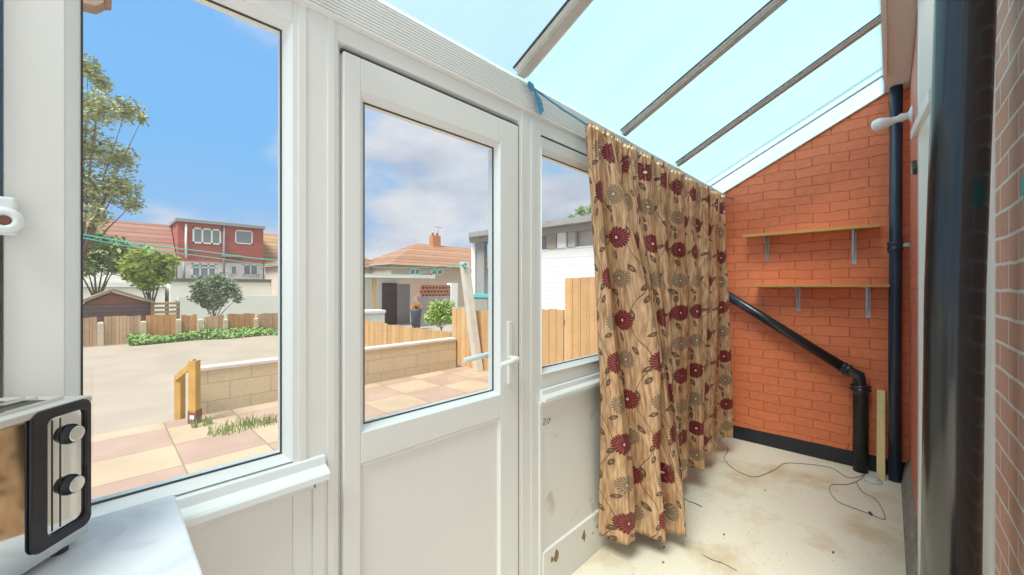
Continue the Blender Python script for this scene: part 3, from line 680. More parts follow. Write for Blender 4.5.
for k in range(2):
    n0 = -.026-.055*k
    polyT([T(.03,n0,hT-.0015),T(lT-.03,n0,hT-.0015),T(lT-.03,n0-.030,hT-.0015),T(.03,n0-.030,hT-.0015)], Zu*.0012, M_gap, 'slot', tp)
    for dn in (.002, -.035):
        polyT([T(.02,n0+dn,hT-.0025),T(lT-.02,n0+dn,hT-.0025),T(lT-.02,n0+dn+.004,hT-.0025),T(.02,n0+dn+.004,hT-.0025)], Zu*.005, M_chrome, 'rib', tp)
for u in (.03, lT-.03):
    for n in (-.02, -dT+.02):
        MB().lathe([(.012,0),(.012,.0135)], T(u,n,0.0002), (0,0,1), 12).build('foot', M_gap, tt)
# black rim round the control panel, hollow in the middle, with rounded corners
def rr(u0, u1, z0, z1, r, n):
    P = []
    for cu, cz, a0 in ((u1-r,z1-r,0),(u0+r,z1-r,PI/2),(u0+r,z0+r,PI),(u1-r,z0+r,1.5*PI)):
        for i in range(n+1): a = a0+PI/2*i/n; P.append((cu+r*math.cos(a), cz+r*math.sin(a)))
    return P
O = rr(.002,.093,.030,hT-.004,.014,6); I = rr(.010,.070,.046,hT-.020,.010,6)
bm = bmesh.new(); h1 = .005
def ringv(P, n): return [bm.verts.new(T(u,n,z)) for u, z in P]
o0, o1, i1, i0 = ringv(O,.0005), ringv(O,h1), ringv(I,h1), ringv(I,.0005)
m_ = len(O)
for k in range(m_):
    j = (k+1)%m_
    for a, b in ((o0,o1),(o1,i1),(i1,i0),(i0,o0)): bm.faces.new((a[k],a[j],b[j],b[k]))
x = MB(); x.bm.free(); x.bm = bm; x.build('panel_rim', M_blkpl, tt, .002)
for zk in (H-.232-(H-.42), H-.312-(H-.42)):
    kn = MB(); kn.lathe([(.0155,.0008),(.0155,.003),(.0135,.004),(.013,.010),(.012,.011)], T(.034,0,zk), Nn, 24); ko = kn.build('knob', M_blkpl, tt)
    MB().lathe([(.0122,.0112),(.0122,.0120),(.0105,.0126)], T(.034,0,zk), Nn, 24).build('knob_cap', M_chrome, ko)
for u in (.047, .059):
    polyT([T(u,.0003,.05),T(u+.0012,.0003,.05),T(u+.0012,.0003,hT-.024),T(u,.0003,hT-.024)], Nn*.0006, M_gap, 'seam', tt)

# ================================================================= OUTSIDE: GROUND
ZP, ZY = H-1.45, H-1.55
M_patio = tile_mat('patio_slabs', (.54,.41,.29), (.47,.32,.255), .60)
struct(MB().box(-8, 4.75, YW+.10, 5.62, ZP-.2, ZP).build('patio', M_patio), 'pink and cream chequered patio')
M_yard = mat('worn_concrete', (.44,.36,.29), .9, var=.0, vscale=1.3, col2=(.36,.30,.24))
struct(MB().box(-30, 4.75, 5.62, 15.2, ZY-.2, ZY).build('yard', M_yard), 'worn beige concrete yard')
M_far = mat('far_ground', (.30,.30,.20), .9, var=.3, vscale=.3)
struct(MB().box(-70, 90, 15.2, 95, H-2.3, H-2.1).build('far_ground', M_far), 'ground of the gardens beyond the fence')
struct(MB().box(4.75, 60, -6, 15.2, H-1.8, ZY).build('neighbour_yard', mat('grey_paving', (.42,.40,.37), .9, var=.2)), 'paving of the neighbouring yard')

# ---- garden wall of cream blocks
YG = 5.82; gw0, gw1 = .74, 4.57
gw = thing('garden_wall', ((gw0+gw1)/2, YG, ZP), 'low cream block garden wall with pale coping at the patio edge', 'wall')
M_block = brick_mat('cream_block', 0, (.70,.57,.39), (.64,.52,.37), (.52,.43,.31), rough=.85, bw=.44, rh=.215, ms=.008, warp=.01, bstr=.5)
MB().box(gw0, gw1, YG, YG+.12, ZP-.1, H-.985).build('blockwork', M_block, gw)
MB().box(gw0-.02, gw1, YG-.02, YG+.16, H-.985, H-.945).build('coping', mat('pale_coping', (.74,.70,.65), .8, var=.15), gw, .005)

# ---- handrail
M_rail = mat('yellow_rail_timber', (.62,.36,.08), .6, var=.3, vscale=6)
hr = thing('step_handrail', (.65,5.3,ZP), 'yellow timber handrail of two posts beside the garden wall end', 'handrail')
p1 = onZ(191.5, 424, ZP); p0 = atD(177.5, 420, p1.length*0+4.35); 
D1 = (H-ZP)*F/(424-287)
def post(px0, px1, pyb, pyt, D, nm='post', thick=.07, m=M_rail):
    a = atD(px0, pyb, D); b = atD(px1, pyb, D); top = H+(287-pyt)/F*D; u = (b-a)
    return MB().obox(a, u, Vector((-u.y,u.x,0)).normalized()*thick, (0,0,top-a.z)).build(nm, m, hr, .003)
D0 = D1+.25
post(188, 195.5, 413, 361, D1); post(174, 180.5, 420, 375, D0)
a = atD(175, 376, D0); b = atD(193, 361, D1)
MB().obox(a-Vector((0,0,.06)), b-a, (.03,.05,0), (0,0,.075)).build('rail', M_rail, hr, .003)
sh = MB(); aa = atD(187.5, 424.5, D1); bb_ = atD(196, 424.5, D1); u = bb_-aa
M_shoe = mat('red_brown_shoe', (.20,.07,.05), .6)
sh.obox((aa.x,aa.y,ZP), u, Vector((-u.y,u.x,0)).normalized()*.085, (0,0,.14)); sh.build('post_shoe', M_shoe, hr, .003)
MB().obox((aa.x+u.x*.25, aa.y+u.y*.25-.012, ZP+.05), u*.5, (0,.01,0), (0,0,.04)).build('shoe_label', M_cream, hr)

# ---- grass tufts on the patio
def tuft(px, py, r, n, lab):
    c = onZ(px, py, ZP); bm = bmesh.new()
    for i in range(n):
        a = random.random()*2*PI; rr_ = r*math.sqrt(random.random()); x, y = c.x+rr_*math.cos(a)*1.6, c.y+rr_*math.sin(a)*.7
        h = .04+.09*random.random(); lx, ly = random.uniform(-.05,.05), random.uniform(-.05,.05); w = .005
        vs = [bm.verts.new(p) for p in ((x-w,y,ZP),(x+w,y,ZP),(x+lx*.5+w*.6,y+ly*.5,ZP+h*.7),(x+lx,y+ly,ZP+h),(x+lx*.5-w*.6,y+ly*.5,ZP+h*.7))]
        bm.faces.new(vs)
    q = MB(); q.bm.free(); q.bm = bm; o = q.build('grass_tuft', leaf_mat('grass', (.20,.30,.07), (.36,.44,.16))); tag(o, lab, 'grass')
tuft(245, 428, .20, 150, 'wispy grass tuft growing between patio slabs below the garden wall')
tuft(203, 426, .06, 40, 'tiny grass tuft beside the handrail post')

# ================================================================= FENCES
M_fence = stripe_mat('orange_fence_boards', 0, .14, (.56,.29,.13), (.34,.17,.08), .08, var=.35)
M_fenceold = stripe_mat('old_fence_boards', 0, .14, (.56,.38,.25), (.36,.23,.14), .08, var=.3)
M_fenceY = stripe_mat('side_fence_boards', 1, .13, (.62,.38,.18), (.46,.26,.12), .07, var=.25)
M_post = mat('concrete_post', (.62,.55,.42), .9, var=.2)
YF = 15.0
BF = thing('boundary_fence', (fX(190,YF), YF, ZY), 'low orange and greyed board fence across the back of the yard', 'fence')
def back_panel(x0, x1, pyt, m, lab, dip=0):
    t = fZ(x0, pyt, YF); X_0, X_1 = fX(x0, YF), fX(x1, YF); n = max(2, round((X_1-X_0)/.14)); w = (X_1-X_0)/n
    s = MB()
    for i in range(n):
        s.box(X_0+i*w+.004, X_0+(i+1)*w-.004, YF, YF+.03, ZY+.02, t+random.uniform(-.02,.02)-dip*i/n)
    s.box(X_0, X_1, YF+.03, YF+.06, ZY+.2, ZY+.28); s.box(X_0, X_1, YF+.03, YF+.06, t-.25, t-.17)
    o = s.build('fence_panel', m, BF); tag(o, lab)
back_panel(66, 97, 318.5, M_fenceold, 'leftmost fence panel at the back of the yard, greyed boards')
back_panel(104, 141, 317.0, M_fenceold, 'wide fence panel with bleached boards in front of the dark shed')
back_panel(146, 176, 315.5, M_fence, 'bright orange fence panel right of the shed')
back_panel(181, 197, 315.5, M_fence, 'narrow orange fence panel below the grey green bush')
back_panel(204, 224, 316.0, M_fenceold, 'faded fence panel right of the narrow orange one')
back_panel(227, 255, 314.5, M_fence, 'fence panel below the white wall, third from the fence corner')
back_panel(257, 292, 314.0, M_fenceold, 'last back fence panel, meeting the side fence')
for px, pyt, lab in ((100.5,322,'pale concrete post left of the bleached fence panel'),(143.5,321,'pale concrete post left of the bright orange fence panel'),(178.5,319,'yellowish concrete post right of the bright orange fence panel'),(200.5,319,'short concrete post right of the narrow orange panel'),(225.5,319,'concrete post in the back fence below the white wall'),(256,318,'concrete post nearest the corner of the back fence')):
    X = fX(px, YF); z = fZ(px, pyt, YF)
    s = MB(); s.box(X-.06, X+.06, YF-.05, YF+.07, ZY, z-.03); s.prism([(X-.06,YF-.05,z-.03),(X+.06,YF-.05,z-.03),(X+.04,YF,z),(X-.04,YF,z)], (0,.08,0)); o = s.build('fence_post', M_post, BF, .004); tag(o, lab)
# side fence X = 4.6, low beyond the garden wall, tall beside the patio
XS = 4.60
SF = thing('boundary_fence', (4.6, 6, ZP), 'orange boarded side fence right of the patio, seen through the door and side pane', 'fence')
def side_panel(y0, y1, zt_, lab, zbm=ZP, m=M_fenceY, zt2=None):
    s = MB(); n = max(2, round((y1-y0)/.13)); w = (y1-y0)/n; zt2 = zt2 if zt2 is not None else zt_
    for i in range(n):
        zz = zt_+(zt2-zt_)*i/n
        s.box(XS, XS+.025, y0+i*w+.003, y0+(i+1)*w-.003, zbm, zz+random.uniform(-.012,.012))
    s.box(XS+.025, XS+.06, y0, y1, zbm+.25, zbm+.33); s.box(XS+.025, XS+.06, y0, y1, zt_-.22, zt_-.14)
    o = s.build('fence_panel', m, SF); tag(o, lab)
side_panel(6.02, 8.4, H-.86, 'low orange fence panel just beyond the garden wall', ZY)
side_panel(8.42, 10.8, H-.84, 'second low orange side fence panel beyond the garden wall', ZY)
side_panel(10.82, 14.9, H-.80, 'farthest low side fence panel, running to the back corner', ZY)
side_panel(4.62, 5.98, H-.41, 'orange boarded fence panel at the garden wall corner behind the post', ZP, zt2=H-.40)
side_panel(3.38, 4.60, H-.33, 'boarded fence panel below the white boards, nearer the house', ZP)
side_panel(1.75, 3.36, H+.13, 'tallest boarded fence panel, seen through the side window by the curtain', ZP)

# low weeds along the back fence
bm = bmesh.new()
for i in range(3800):
    px = 128+160*random.random(); X = fX(px, YF-.3); w = .09
    dpt = .15+.35*noise.noise(Vector((X*.8,0,0)))+.25*min(1,(px-128)/60)
    y = YF-.08-abs(dpt)*random.random()*1.6; hmax = .28+.25*noise.noise(Vector((X*1.1,4,0)))
    z = ZY+max(.03, hmax*random.random()*(1-(YF-y)*.8)); c = Vector((X, y, z))
    a = Vector((random.uniform(-1,1),random.uniform(-1,1),random.uniform(-1,1))).normalized(); b = a.orthogonal().normalized(); s_ = .05
    bm.faces.new([bm.verts.new(c+a*s_), bm.verts.new(c+b*s_*.6), bm.verts.new(c-a*s_), bm.verts.new(c-b*s_*.6)])
q = MB(); q.bm.free(); q.bm = bm; o = q.build('low_weeds', leaf_mat('weed_leaves', (.13,.26,.06), (.32,.46,.16))); tag(o, 'low green weeds along the foot of the back fence', 'weeds', kind='stuff')

# ================================================================= TREES AND BUSHES
def foliage(bm, blobs, n, size, seed=0):
    rnd = random.Random(seed); tot = sum(b[3]**2 for b in blobs)
    for cx_, cy_, cz_, r in blobs:
        m_ = int(n*r*r/tot)
        for i in range(m_):
            d = Vector((rnd.gauss(0,1), rnd.gauss(0,1), rnd.gauss(0,1))).normalized()
            c = Vector((cx_,cy_,cz_))+d*r*(.2+.85*rnd.random())*(1+.25*noise.noise(d*2.3+Vector((cx_,cz_,0))))
            c.z -= abs(0)
            a = Vector((rnd.uniform(-1,1),rnd.uniform(-1,1),rnd.uniform(-.6,.6))).normalized(); b = a.orthogonal().normalized()
            b = (b*math.cos(i)+a.cross(b)*math.sin(i)).normalized(); s_ = size*(.6+.8*rnd.random())
            bm.faces.new([bm.verts.new(c+a*s_), bm.verts.new(c+a*s_*.1+b*s_*.5), bm.verts.new(c-a*s_), bm.verts.new(c+a*s_*.1-b*s_*.5)])
M_bark = mat('bark', (.22,.17,.12), .9, var=.3, vscale=10)
def tree(name, base, blobs, n, size, mat_, lab, cat, tr=.15, seed=1):
    t = thing(name, base, lab, cat); bm = bmesh.new(); foliage(bm, blobs, n, size, seed); q = MB(); q.bm.free(); q.bm = bm; q.build('foliage', mat_, t)
    s = MB(); zmid = sum(b[2] for b in blobs)/len(blobs); top = Vector((sum(b[0] for b in blobs)/len(blobs), sum(b[1] for b in blobs)/len(blobs), zmid))
    B = Vector(base); fork = B.lerp(top, .45)
    s.tube([B, B.lerp(fork,.5)+Vector((tr*.3,0,0)), fork], [tr, tr*.85, tr*.7], 8)
    for b in blobs:
        c = Vector(b[:3]); s.tube([fork, fork.lerp(c,.5)+Vector((0,0,.12*(c-fork).length*.3)), c], [tr*.30, tr*.16, tr*.04], 6)
    s.build('trunk', M_bark, t)
def B(px, py, Y, rpx):
    D_ = dY(px, Y); p = atD(px, py, D_); return (p.x, p.y, p.z, rpx*D_/F*.8)
LM1 = leaf_mat('big_tree_leaves', (.28,.33,.13), (.52,.52,.28)); LM2 = leaf_mat('yellow_green_leaves', (.22,.34,.06), (.55,.62,.14)); LM3 = leaf_mat('grey_green_leaves', (.20,.28,.16), (.42,.48,.34))
Yt = 17.5; gz = H-2.1
p = B(62, 200, Yt, 1)
tree('garden_tree', (p[0], p[1], gz), [B(88,68,Yt,15), B(100,82,Yt,13), B(126,110,Yt+.5,18), B(98,108,Yt-.6,24), B(142,119,Yt,8), B(92,150,Yt,24), B(121,158,Yt+.5,18), B(88,190,Yt,26), B(118,188,Yt,24), B(132,205,Yt,12), B(60,120,Yt,36), B(55,180,Yt,36), B(96,215,Yt-.4,16)], 9500, .062, LM1, 'tall airy tree with olive leaves at the left edge of the view', 'tree', .14, 3)
Yt = 19.0; p = B(150, 300, Yt, 1)
tree('small_tree', (p[0], p[1], gz), [B(145,258,Yt,16), B(158,266,Yt,17), B(134,272,Yt,15), B(150,278,Yt,18), B(168,262,Yt,11), B(140,264,Yt-.4,18), B(163,276,Yt,12)], 3600, .09, LM2, 'round yellow green tree behind the shed', 'tree', .12, 4)
Yt = 21.0; p = B(95, 300, Yt, 1)
tree('leafy_tree', (p[0], p[1], gz), [B(92,240,Yt,16), B(105,256,Yt,20), B(85,262,Yt,18), B(120,246,Yt,12), B(118,262,Yt,14), B(70,256,Yt,22)], 3600, .10, leaf_mat('mid_green_leaves', (.16,.26,.09), (.40,.46,.2)), 'mid green tree left of the yellow green tree, before the tiled roofs', 'tree', .15, 5)
Yt = 18.0; p = B(213, 312, Yt, 1)
tree('garden_bush', (p[0], p[1], gz), [B(205,286,Yt,14), B(220,284,Yt,15), B(213,296,Yt,17), B(198,296,Yt,10), B(231,290,Yt,11), B(238,298,Yt,6), B(212,302,Yt,12)], 3400, .07, LM3, 'grey green rounded bush against the white wall beyond the fence', 'bush', .07, 6)
Yt = 9.2; p = B(441, 330, Yt, 1)
tree('privet_bush', (p[0], p[1], ZY), [B(436,308,Yt,10), B(447,308,Yt,11), B(441,316,Yt,13), B(452,318,Yt,9), B(431,318,Yt,9)], 3800, .035, leaf_mat('bright_leaves', (.26,.42,.10), (.50,.62,.22)), 'bright green bush behind the low side fence', 'bush', .03, 7)
Yt = 14.0; p = B(578, 260, Yt, 1)
tree('distant_tree', (p[0], p[1], gz), [B(572,218,Yt,6), B(582,212,Yt,8), B(592,210,Yt,8), B(586,224,Yt,9), B(600,220,Yt,12)], 2600, .07, leaf_mat('far_leaves', (.24,.34,.16), (.44,.52,.3)), 'green treetop over the canopy roof, beside the curtain', 'tree', .12, 8)

# ================================================================= SHED
Ysd = 16.6
sd = thing('garden_shed', (fX(115,Ysd), Ysd, gz), 'low brown garden shed with a shallow gable roof behind the fence', 'shed')
xa, xb, xm = fX(83,Ysd), fX(150.5,Ysd), fX(113,Ysd); ze_, za_ = fZ(115,303.5,Ysd), fZ(113,292.5,Ysd)
MB().box(xa, xb, Ysd, Ysd+2.4, gz, ze_).build('body', stripe_mat('purple_brown_boards', 2, .12, (.20,.13,.14), (.12,.08,.09), .15), sd)
MB().prism([(xa,Ysd-.02,ze_),(xb,Ysd-.02,ze_),(xm,Ysd-.02,za_)], (0,2.4,0)).build('gable', stripe_mat('red_brown_boards', 2, .1, (.34,.15,.10), (.22,.09,.06), .15), sd)
s = MB(); o_ = .12
for xe in (xa-.15, xb+.1):
    s.prism([(xe,Ysd-.25,ze_-.03),(xm,Ysd-.25,za_+.03),(xm,Ysd-.25,za_+.12),(xe,Ysd-.25,ze_+.05)], (0,2.8,0))
s.build('roof', mat('shed_felt', (.36,.27,.21), .9, var=.2), sd)
# slatted panel beyond the fence
Ysl = 16.4
s = MB(); xa, xb = fX(151,Ysl), fX(180,Ysl); zt_ = fZ(165,301.5,Ysl)
for i in range(9): s.box(xa, xb, Ysl, Ysl+.03, zt_-.1-i*.13, zt_-i*.13-.03)
for x in (xa, (xa+xb)/2, xb-.08): s.box(x, x+.08, Ysl+.03, Ysl+.1, gz, zt_)
o = s.build('slatted_screen', mat('weathered_slats', (.46,.32,.19), .8, var=.3)); tag(o, 'brown horizontal slat screen right of the shed', 'screen')

# ================================================================= HOUSES
M_rooftile = stripe_mat('brown_roof_tiles', 2, .45, (.34,.17,.125), (.22,.11,.085), .25, var=.3, noise_scale=1)
M_roofor = stripe_mat('tan_roof_tiles', 2, .45, (.42,.26,.15), (.28,.17,.10), .25, var=.25, noise_scale=1)
M_hung = stripe_mat('red_hung_tiles', 2, .22, (.46,.13,.11), (.36,.10,.09), .2, var=.2, noise_scale=2)
M_render = mat('white_render', (.86,.85,.82), .85, var=.08, vscale=.8)
M_greyfelt = mat('grey_felt', (.32,.33,.36), .8)
M_winglass = mat('window_glass_far', (.18,.24,.28), .08, spec=.9)
M_winwhite = mat('window_white', (.84,.84,.82), .5)
def fwin(par, x0, x1, z0, z1, y, nx=1, split=None):
    s = MB(); f = .07*(x1-x0)/1.5+.03
    s.box(x0, x1, y-.06, y-.001, z0, z0+f); s.box(x0, x1, y-.06, y-.001, z1-f, z1); s.box(x0, x0+f, y-.06, y-.001, z0, z1); s.box(x1-f, x1, y-.06, y-.001, z0, z1)
    for i in range(1, nx): xx = x0+(x1-x0)*i/nx; s.box(xx-f*.5, xx+f*.5, y-.06, y-.001, z0, z1)
    if split: zz = z0+(z1-z0)*split; s.box(x0, x1, y-.06, y-.001, zz-f*.4, zz+f*.4)
    w = s.build('window', M_winwhite, par)
    MB().box(x0+f*.5, x1-f*.5, y-.03, y-.0005, z0+f*.5, z1-f*.5).build('pane', M_winglass, w)
def wpx(par, a, b, y0, y1, Y, nx=1, split=None):
    m_ = (a+b)/2; fwin(par, fX(a,Y), fX(b,Y), fZ(m_,y1,Y), fZ(m_,y0,Y), Y, nx, split)
YH = 47.0
hA = thing('terraced_house', (fX(220,YH), YH, gz), 'white terraced house with a wide red tiled dormer', 'house')
xa, xb = fX(177.5,YH), fX(263,YH); zE = fZ(220,262,YH); zT = fZ(220,225.5,YH); zB = fZ(215,282,44)
MB().box(xa, xb, YH, YH+8, gz, zE).build('wall', M_render, hA)
MB().box(xa, xb, YH-.15, YH+4.5, zE, zT).build('dormer', M_hung, hA)
MB().box(xa-.2, xb+.1, YH-.5, YH+4.8, zT, zT+.28).build('flat_roof', M_greyfelt, hA)
MB().prism([(xa,YH+4.5,zE),(xa,YH+8.5,zE),(xa,YH+4.5,zT+.1)], (xb-xa,0,0)).build('rear_roof', M_rooftile, hA)
MB().box(xa-.8, xb+2.6, 44, YH, gz, zB).build('extension', M_render, hA)
MB().box(xa-.9, xb+2.7, 43.9, YH, zB, zB+.3).build('extension_roof', mat('dark_flat_roof', (.15,.13,.13), .8), hA)
MB().box(xa-.5, fX(263,44), 43.86, 43.9, zB-1.7, zB-1.6).build('ledge', M_greyfelt, hA)
wpx(hA, 192.5, 221, 228.5, 244, YH-.15, 3); wpx(hA, 235, 252.5, 230.5, 244, YH-.15, 1)
wpx(hA, 191.5, 216.5, 263.5, 277, YH, 3, .7); wpx(hA, 231, 236.5, 266, 274.5, YH, 1); wpx(hA, 243, 258, 264.5, 275.5, YH, 2)
for px, a, b, m_ in ((186,224,258,M_winwhite),(224,226,281,M_greyfelt),(184,262,280,M_greyfelt)):
    X = fX(px,YH-.3); MB().tube([(X,YH-.3,fZ(px,b,YH-.3)),(X,YH-.3,fZ(px,a,YH-.3))], .09, 8).build('drainpipe', m_, hA)
MB().box(fX(222,YH-.3), fX(241,YH-.3), YH-.5, YH-.16, fZ(231,257,YH-.3), fZ(231,255,YH-.3)).build('door_hood', M_greyfelt, hA)
# neighbour to the left: long brown roof
hL = thing('terraced_house', (fX(120,YH), YH, gz), 'terraced house with a long brown tiled roof left of the dormer', 'house')
x0_, x1_ = fX(40,YH), fX(177,YH)-.05; zr = fZ(130,221.5,YH+4.5); ze_ = fZ(130,258,YH)
MB().box(x0_, x1_, YH, YH+9, gz, ze_).build('wall', M_render, hL)
MB().prism([(x0_,YH-.4,ze_-.1),(x0_,YH+9.4,ze_-.1),(x0_,YH+4.5,zr)], (x1_-x0_,0,0)).build('roof', M_rooftile, hL)
MB().box(x0_, x1_-1, 44.5, YH, gz, fZ(130,283,44.5)).build('extension', M_render, hL)
MB().box(x0_, x1_-.9, 44.4, YH, fZ(130,288,44.4), fZ(130,287,44.4)).build('gutter', M_greyfelt, hL)
wpx(hL, 102, 118, 270, 276, YH, 2); wpx(hL, 86, 98, 268, 276, YH, 2)
hR = thing('terraced_house', (fX(275,YH), YH, gz), 'terraced house with a tan tiled roof right of the dormer', 'house')
x0_, x1_ = xb+.1, fX(305,YH); zr = fZ(272,233.5,YH+4.5); ze_ = fZ(272,265.5,YH)
MB().box(x0_, x1_, YH, YH+9, gz, ze_).build('wall', M_render, hR)
MB().prism([(x0_,YH-.4,ze_-.1),(x0_,YH+9.4,ze_-.1),(x0_,YH+4.5,zr)], (x1_-x0_,0,0)).build('roof', M_roofor, hR)
wpx(hR, 265, 281, 267, 277.5, YH, 2)
# white garden wall beyond the fence
Yw = 24
s = MB(); s.box(fX(178,Yw), fX(300,Yw), Yw, Yw+.2, gz, fZ(235,296,Yw)); o = s.build('boundary_wall', M_render); tag(o, 'long white rendered wall beyond the back fence', 'wall')

# hipped house seen through the door
def hip(par, x0, x1, y0, y1, ze, zr, inset, m, over=.4):
    x0 -= over; x1 += over; y0 -= over; y1 += over; ym = (y0+y1)/2
    P = [Vector(p) for p in ((x0,y0,ze),(x1,y0,ze),(x1,y1,ze),(x0,y1,ze),(x0+inset,ym,zr),(x1-inset,ym,zr))]
    s = MB(); vs = [s.bm.verts.new(p) for p in P]
    for f in ((0,1,5,4),(1,2,5),(2,3,4,5),(3,0,4),(3,2,1,0)): s.bm.faces.new([vs[i] for i in f])
    return s.build('roof', m, par)
Yh = 34.0; xh0, xh1 = fX(391,Yh), fX(505,Yh)+3
hB = thing('hipped_house', ((xh0+xh1)/2, Yh, gz), 'house with an orange brown hipped roof and chimney, seen through the door', 'house')
ze_ = fZ(430,266,Yh); Yr = Yh+4; zr = fZ(415,243.5,Yr)
MB().box(xh0, xh1, Yh, Yh+8, gz, ze_).build('wall', mat('pink_pebbledash', (.60,.46,.40), .9, var=.15), hB)
hip(hB, xh0, xh1, Yh, Yh+8, ze_-.05, zr, fX(416,Yr)-xh0+.4, stripe_mat('orange_roof_tiles', 2, .34, (.42,.23,.15), (.28,.15,.10), .25, var=.3, noise_scale=1))
xc = fX(435,Yr); zc_ = fZ(435,234.5,Yr)
ch = MB().box(xc-.55, xc+.55, Yr-.35, Yr+.35, zr-.6, zc_-.15).build('chimney', mat('chimney_brick', (.60,.28,.16), .9, var=.2), hB)
for dx in (-.3, .3): MB().lathe([(.14,0),(.12,.3),(.15,.34)], (xc+dx,Yr,zc_-.15), n=12).build('chimney_pot', mat('clay_pot', (.55,.25,.15), .8), ch)
s = MB(); s.tube([(xc+.45,Yr,zc_-.1),(xc+.45,Yr,zc_+1.0)], .025, 6); s.tube([(xc-.1,Yr,zc_+.9),(xc+1.0,Yr,zc_+.9)], .02, 6)
for i in range(5): s.tube([(xc-.05+i*.22,Yr-.25,zc_+.9),(xc-.05+i*.22,Yr+.25,zc_+.9)], .015, 5)
s.build('aerial', M_greyfelt, ch)
wpx(hB, 409.5, 420, 268.5, 275, Yh, 2); wpx(hB, 431, 443, 268.5, 275, Yh, 2); wpx(hB, 468, 478, 268.5, 275, Yh, 2)
Yh2 = 38.0; xh1 = fX(386,Yh2); xh0 = xh1-9
hC = thing('hipped_house', ((xh0+xh1)/2, Yh2, gz), 'house with a hipped roof partly hidden by the left door stile', 'house')
ze_ = fZ(375,267.5,Yh2); zr = fZ(366,252,Yh2+4)
MB().box(xh0, xh1, Yh2, Yh2+8, gz, ze_).build('wall', mat('beige_render', (.62,.52,.46), .9), hC)
hip(hC, xh0, xh1, Yh2, Yh2+8, ze_-.05, zr+.6, 4.5, M_rooftile)
wpx(hC, 373.5, 384, 270.5, 276, Yh2, 2)

# ---- neighbour's outbuilding beyond the side fence
Yo = 14.0
ob = thing('outbuilding', (fX(400,Yo), Yo, ZY), 'low flat roofed outbuilding with a white fascia, seen through the door', 'outbuilding')
zf = fZ(400,277,Yo)
MB().box(fX(350,Yo), fX(410,Yo), Yo+.9, Yo+3.2, ZY, zf-.05).build('wall', M_render, ob)
MB().box(fX(346,Yo), fX(434,Yo), Yo-.1, Yo+3.3, zf-.04, zf+.10).build('flat_roof', mat('white_fascia', (.82,.82,.80), .7), ob)
Yq = Yo+.9
MB().box(fX(382,Yq), fX(396,Yq), Yq-.05, Yq-.001, ZY, fZ(388,283,Yq)).build('door', mat('dark_door', (.12,.09,.11), .5), ob)
MB().box(fX(396.5,Yq), fX(409.5,Yq), Yq-.05, Yq-.001, ZY, fZ(400,284,Yq)).build('side_panel', mat('mauve_grey_panel', (.38,.33,.36), .7), ob)
MB().box(fX(373,Yo), fX(376.5,Yo), Yo, Yo+.08, ZY, zf-.04).build('roof_post', mat('post_timber', (.60,.40,.22), .7), ob)
bw_ = thing('screen_wall', (fX(440,13.2), 13.2, ZY), 'low mauve brick wall with a pierced top beside the outbuilding', 'wall')
Yb = 13.2
MB().box(fX(417,Yb), fX(458,Yb), Yb, Yb+.2, ZY, fZ(437,296,Yb)).build('wall', mat('mauve_brick', (.40,.33,.33), .9, var=.25, vscale=4), bw_)
s = MB(); za, zb_ = fZ(437,296,Yb), fZ(437,285,Yb); xa, xb = fX(421,Yb), fX(450,Yb)
for r_ in range(3):
    z = za+(zb_-za)*r_/3; h_ = (zb_-za)/3*.45; s.box(xa, xb, Yb, Yb+.2, z+h_, z+(zb_-za)/3)
    for i in range(9):
        x = xa+(xb-xa)*(i+.5*(r_%2))/9; s.box(x, x+(xb-xa)/18, Yb, Yb+.2, z, z+h_)
s.build('pierced_bricks', mat('red_brick_far', (.45,.22,.16), .9, var=.3), bw_)
MB().box(fX(450.5,Yb), fX(457,Yb), Yb-.05, Yb+.25, ZY, fZ(453,283,Yb)).build('pier', M_render, bw_)
pn = thing('plant_pot', (fX(416,12.4), 12.4, ZY), 'dark plant pot of orange flowers before the mauve wall', 'plant pot')
c = Vector((fX(416,12.4), 12.4, ZY)); hh = fZ(416,309,12.4)-ZY
MB().lathe([(.14,0),(.20,hh*.9),(.22,hh),(.19,hh)], c, n=16).build('pot', mat('dark_pot', (.10,.11,.13), .5), pn)
bm = bmesh.new(); foliage(bm, [(c.x,c.y,ZY+hh+.08,.22)], 500, .03, 9); q = MB(); q.bm.free(); q.bm = bm; q.build('foliage', leaf_mat('orange_flowers', (.55,.22,.08), (.62,.36,.14)), pn)
# white garden chest
Yc_ = 10.6
gc = thing('garden_chest', (fX(374,Yc_), Yc_, ZY), 'white garden chest behind the low side fence', 'chest')
MB().box(fX(358,Yc_), fX(385,Yc_), Yc_, Yc_+.6, ZY, fZ(372,314,Yc_)).build('body', mat('chest_white', (.80,.80,.80), .5, var=.05), gc, .02)
MB().box(fX(357,Yc_), fX(385.5,Yc_), Yc_-.03, Yc_+.63, fZ(372,314,Yc_)+.005, fZ(372,310.5,Yc_)).build('lid', M_winwhite, gc, .015)

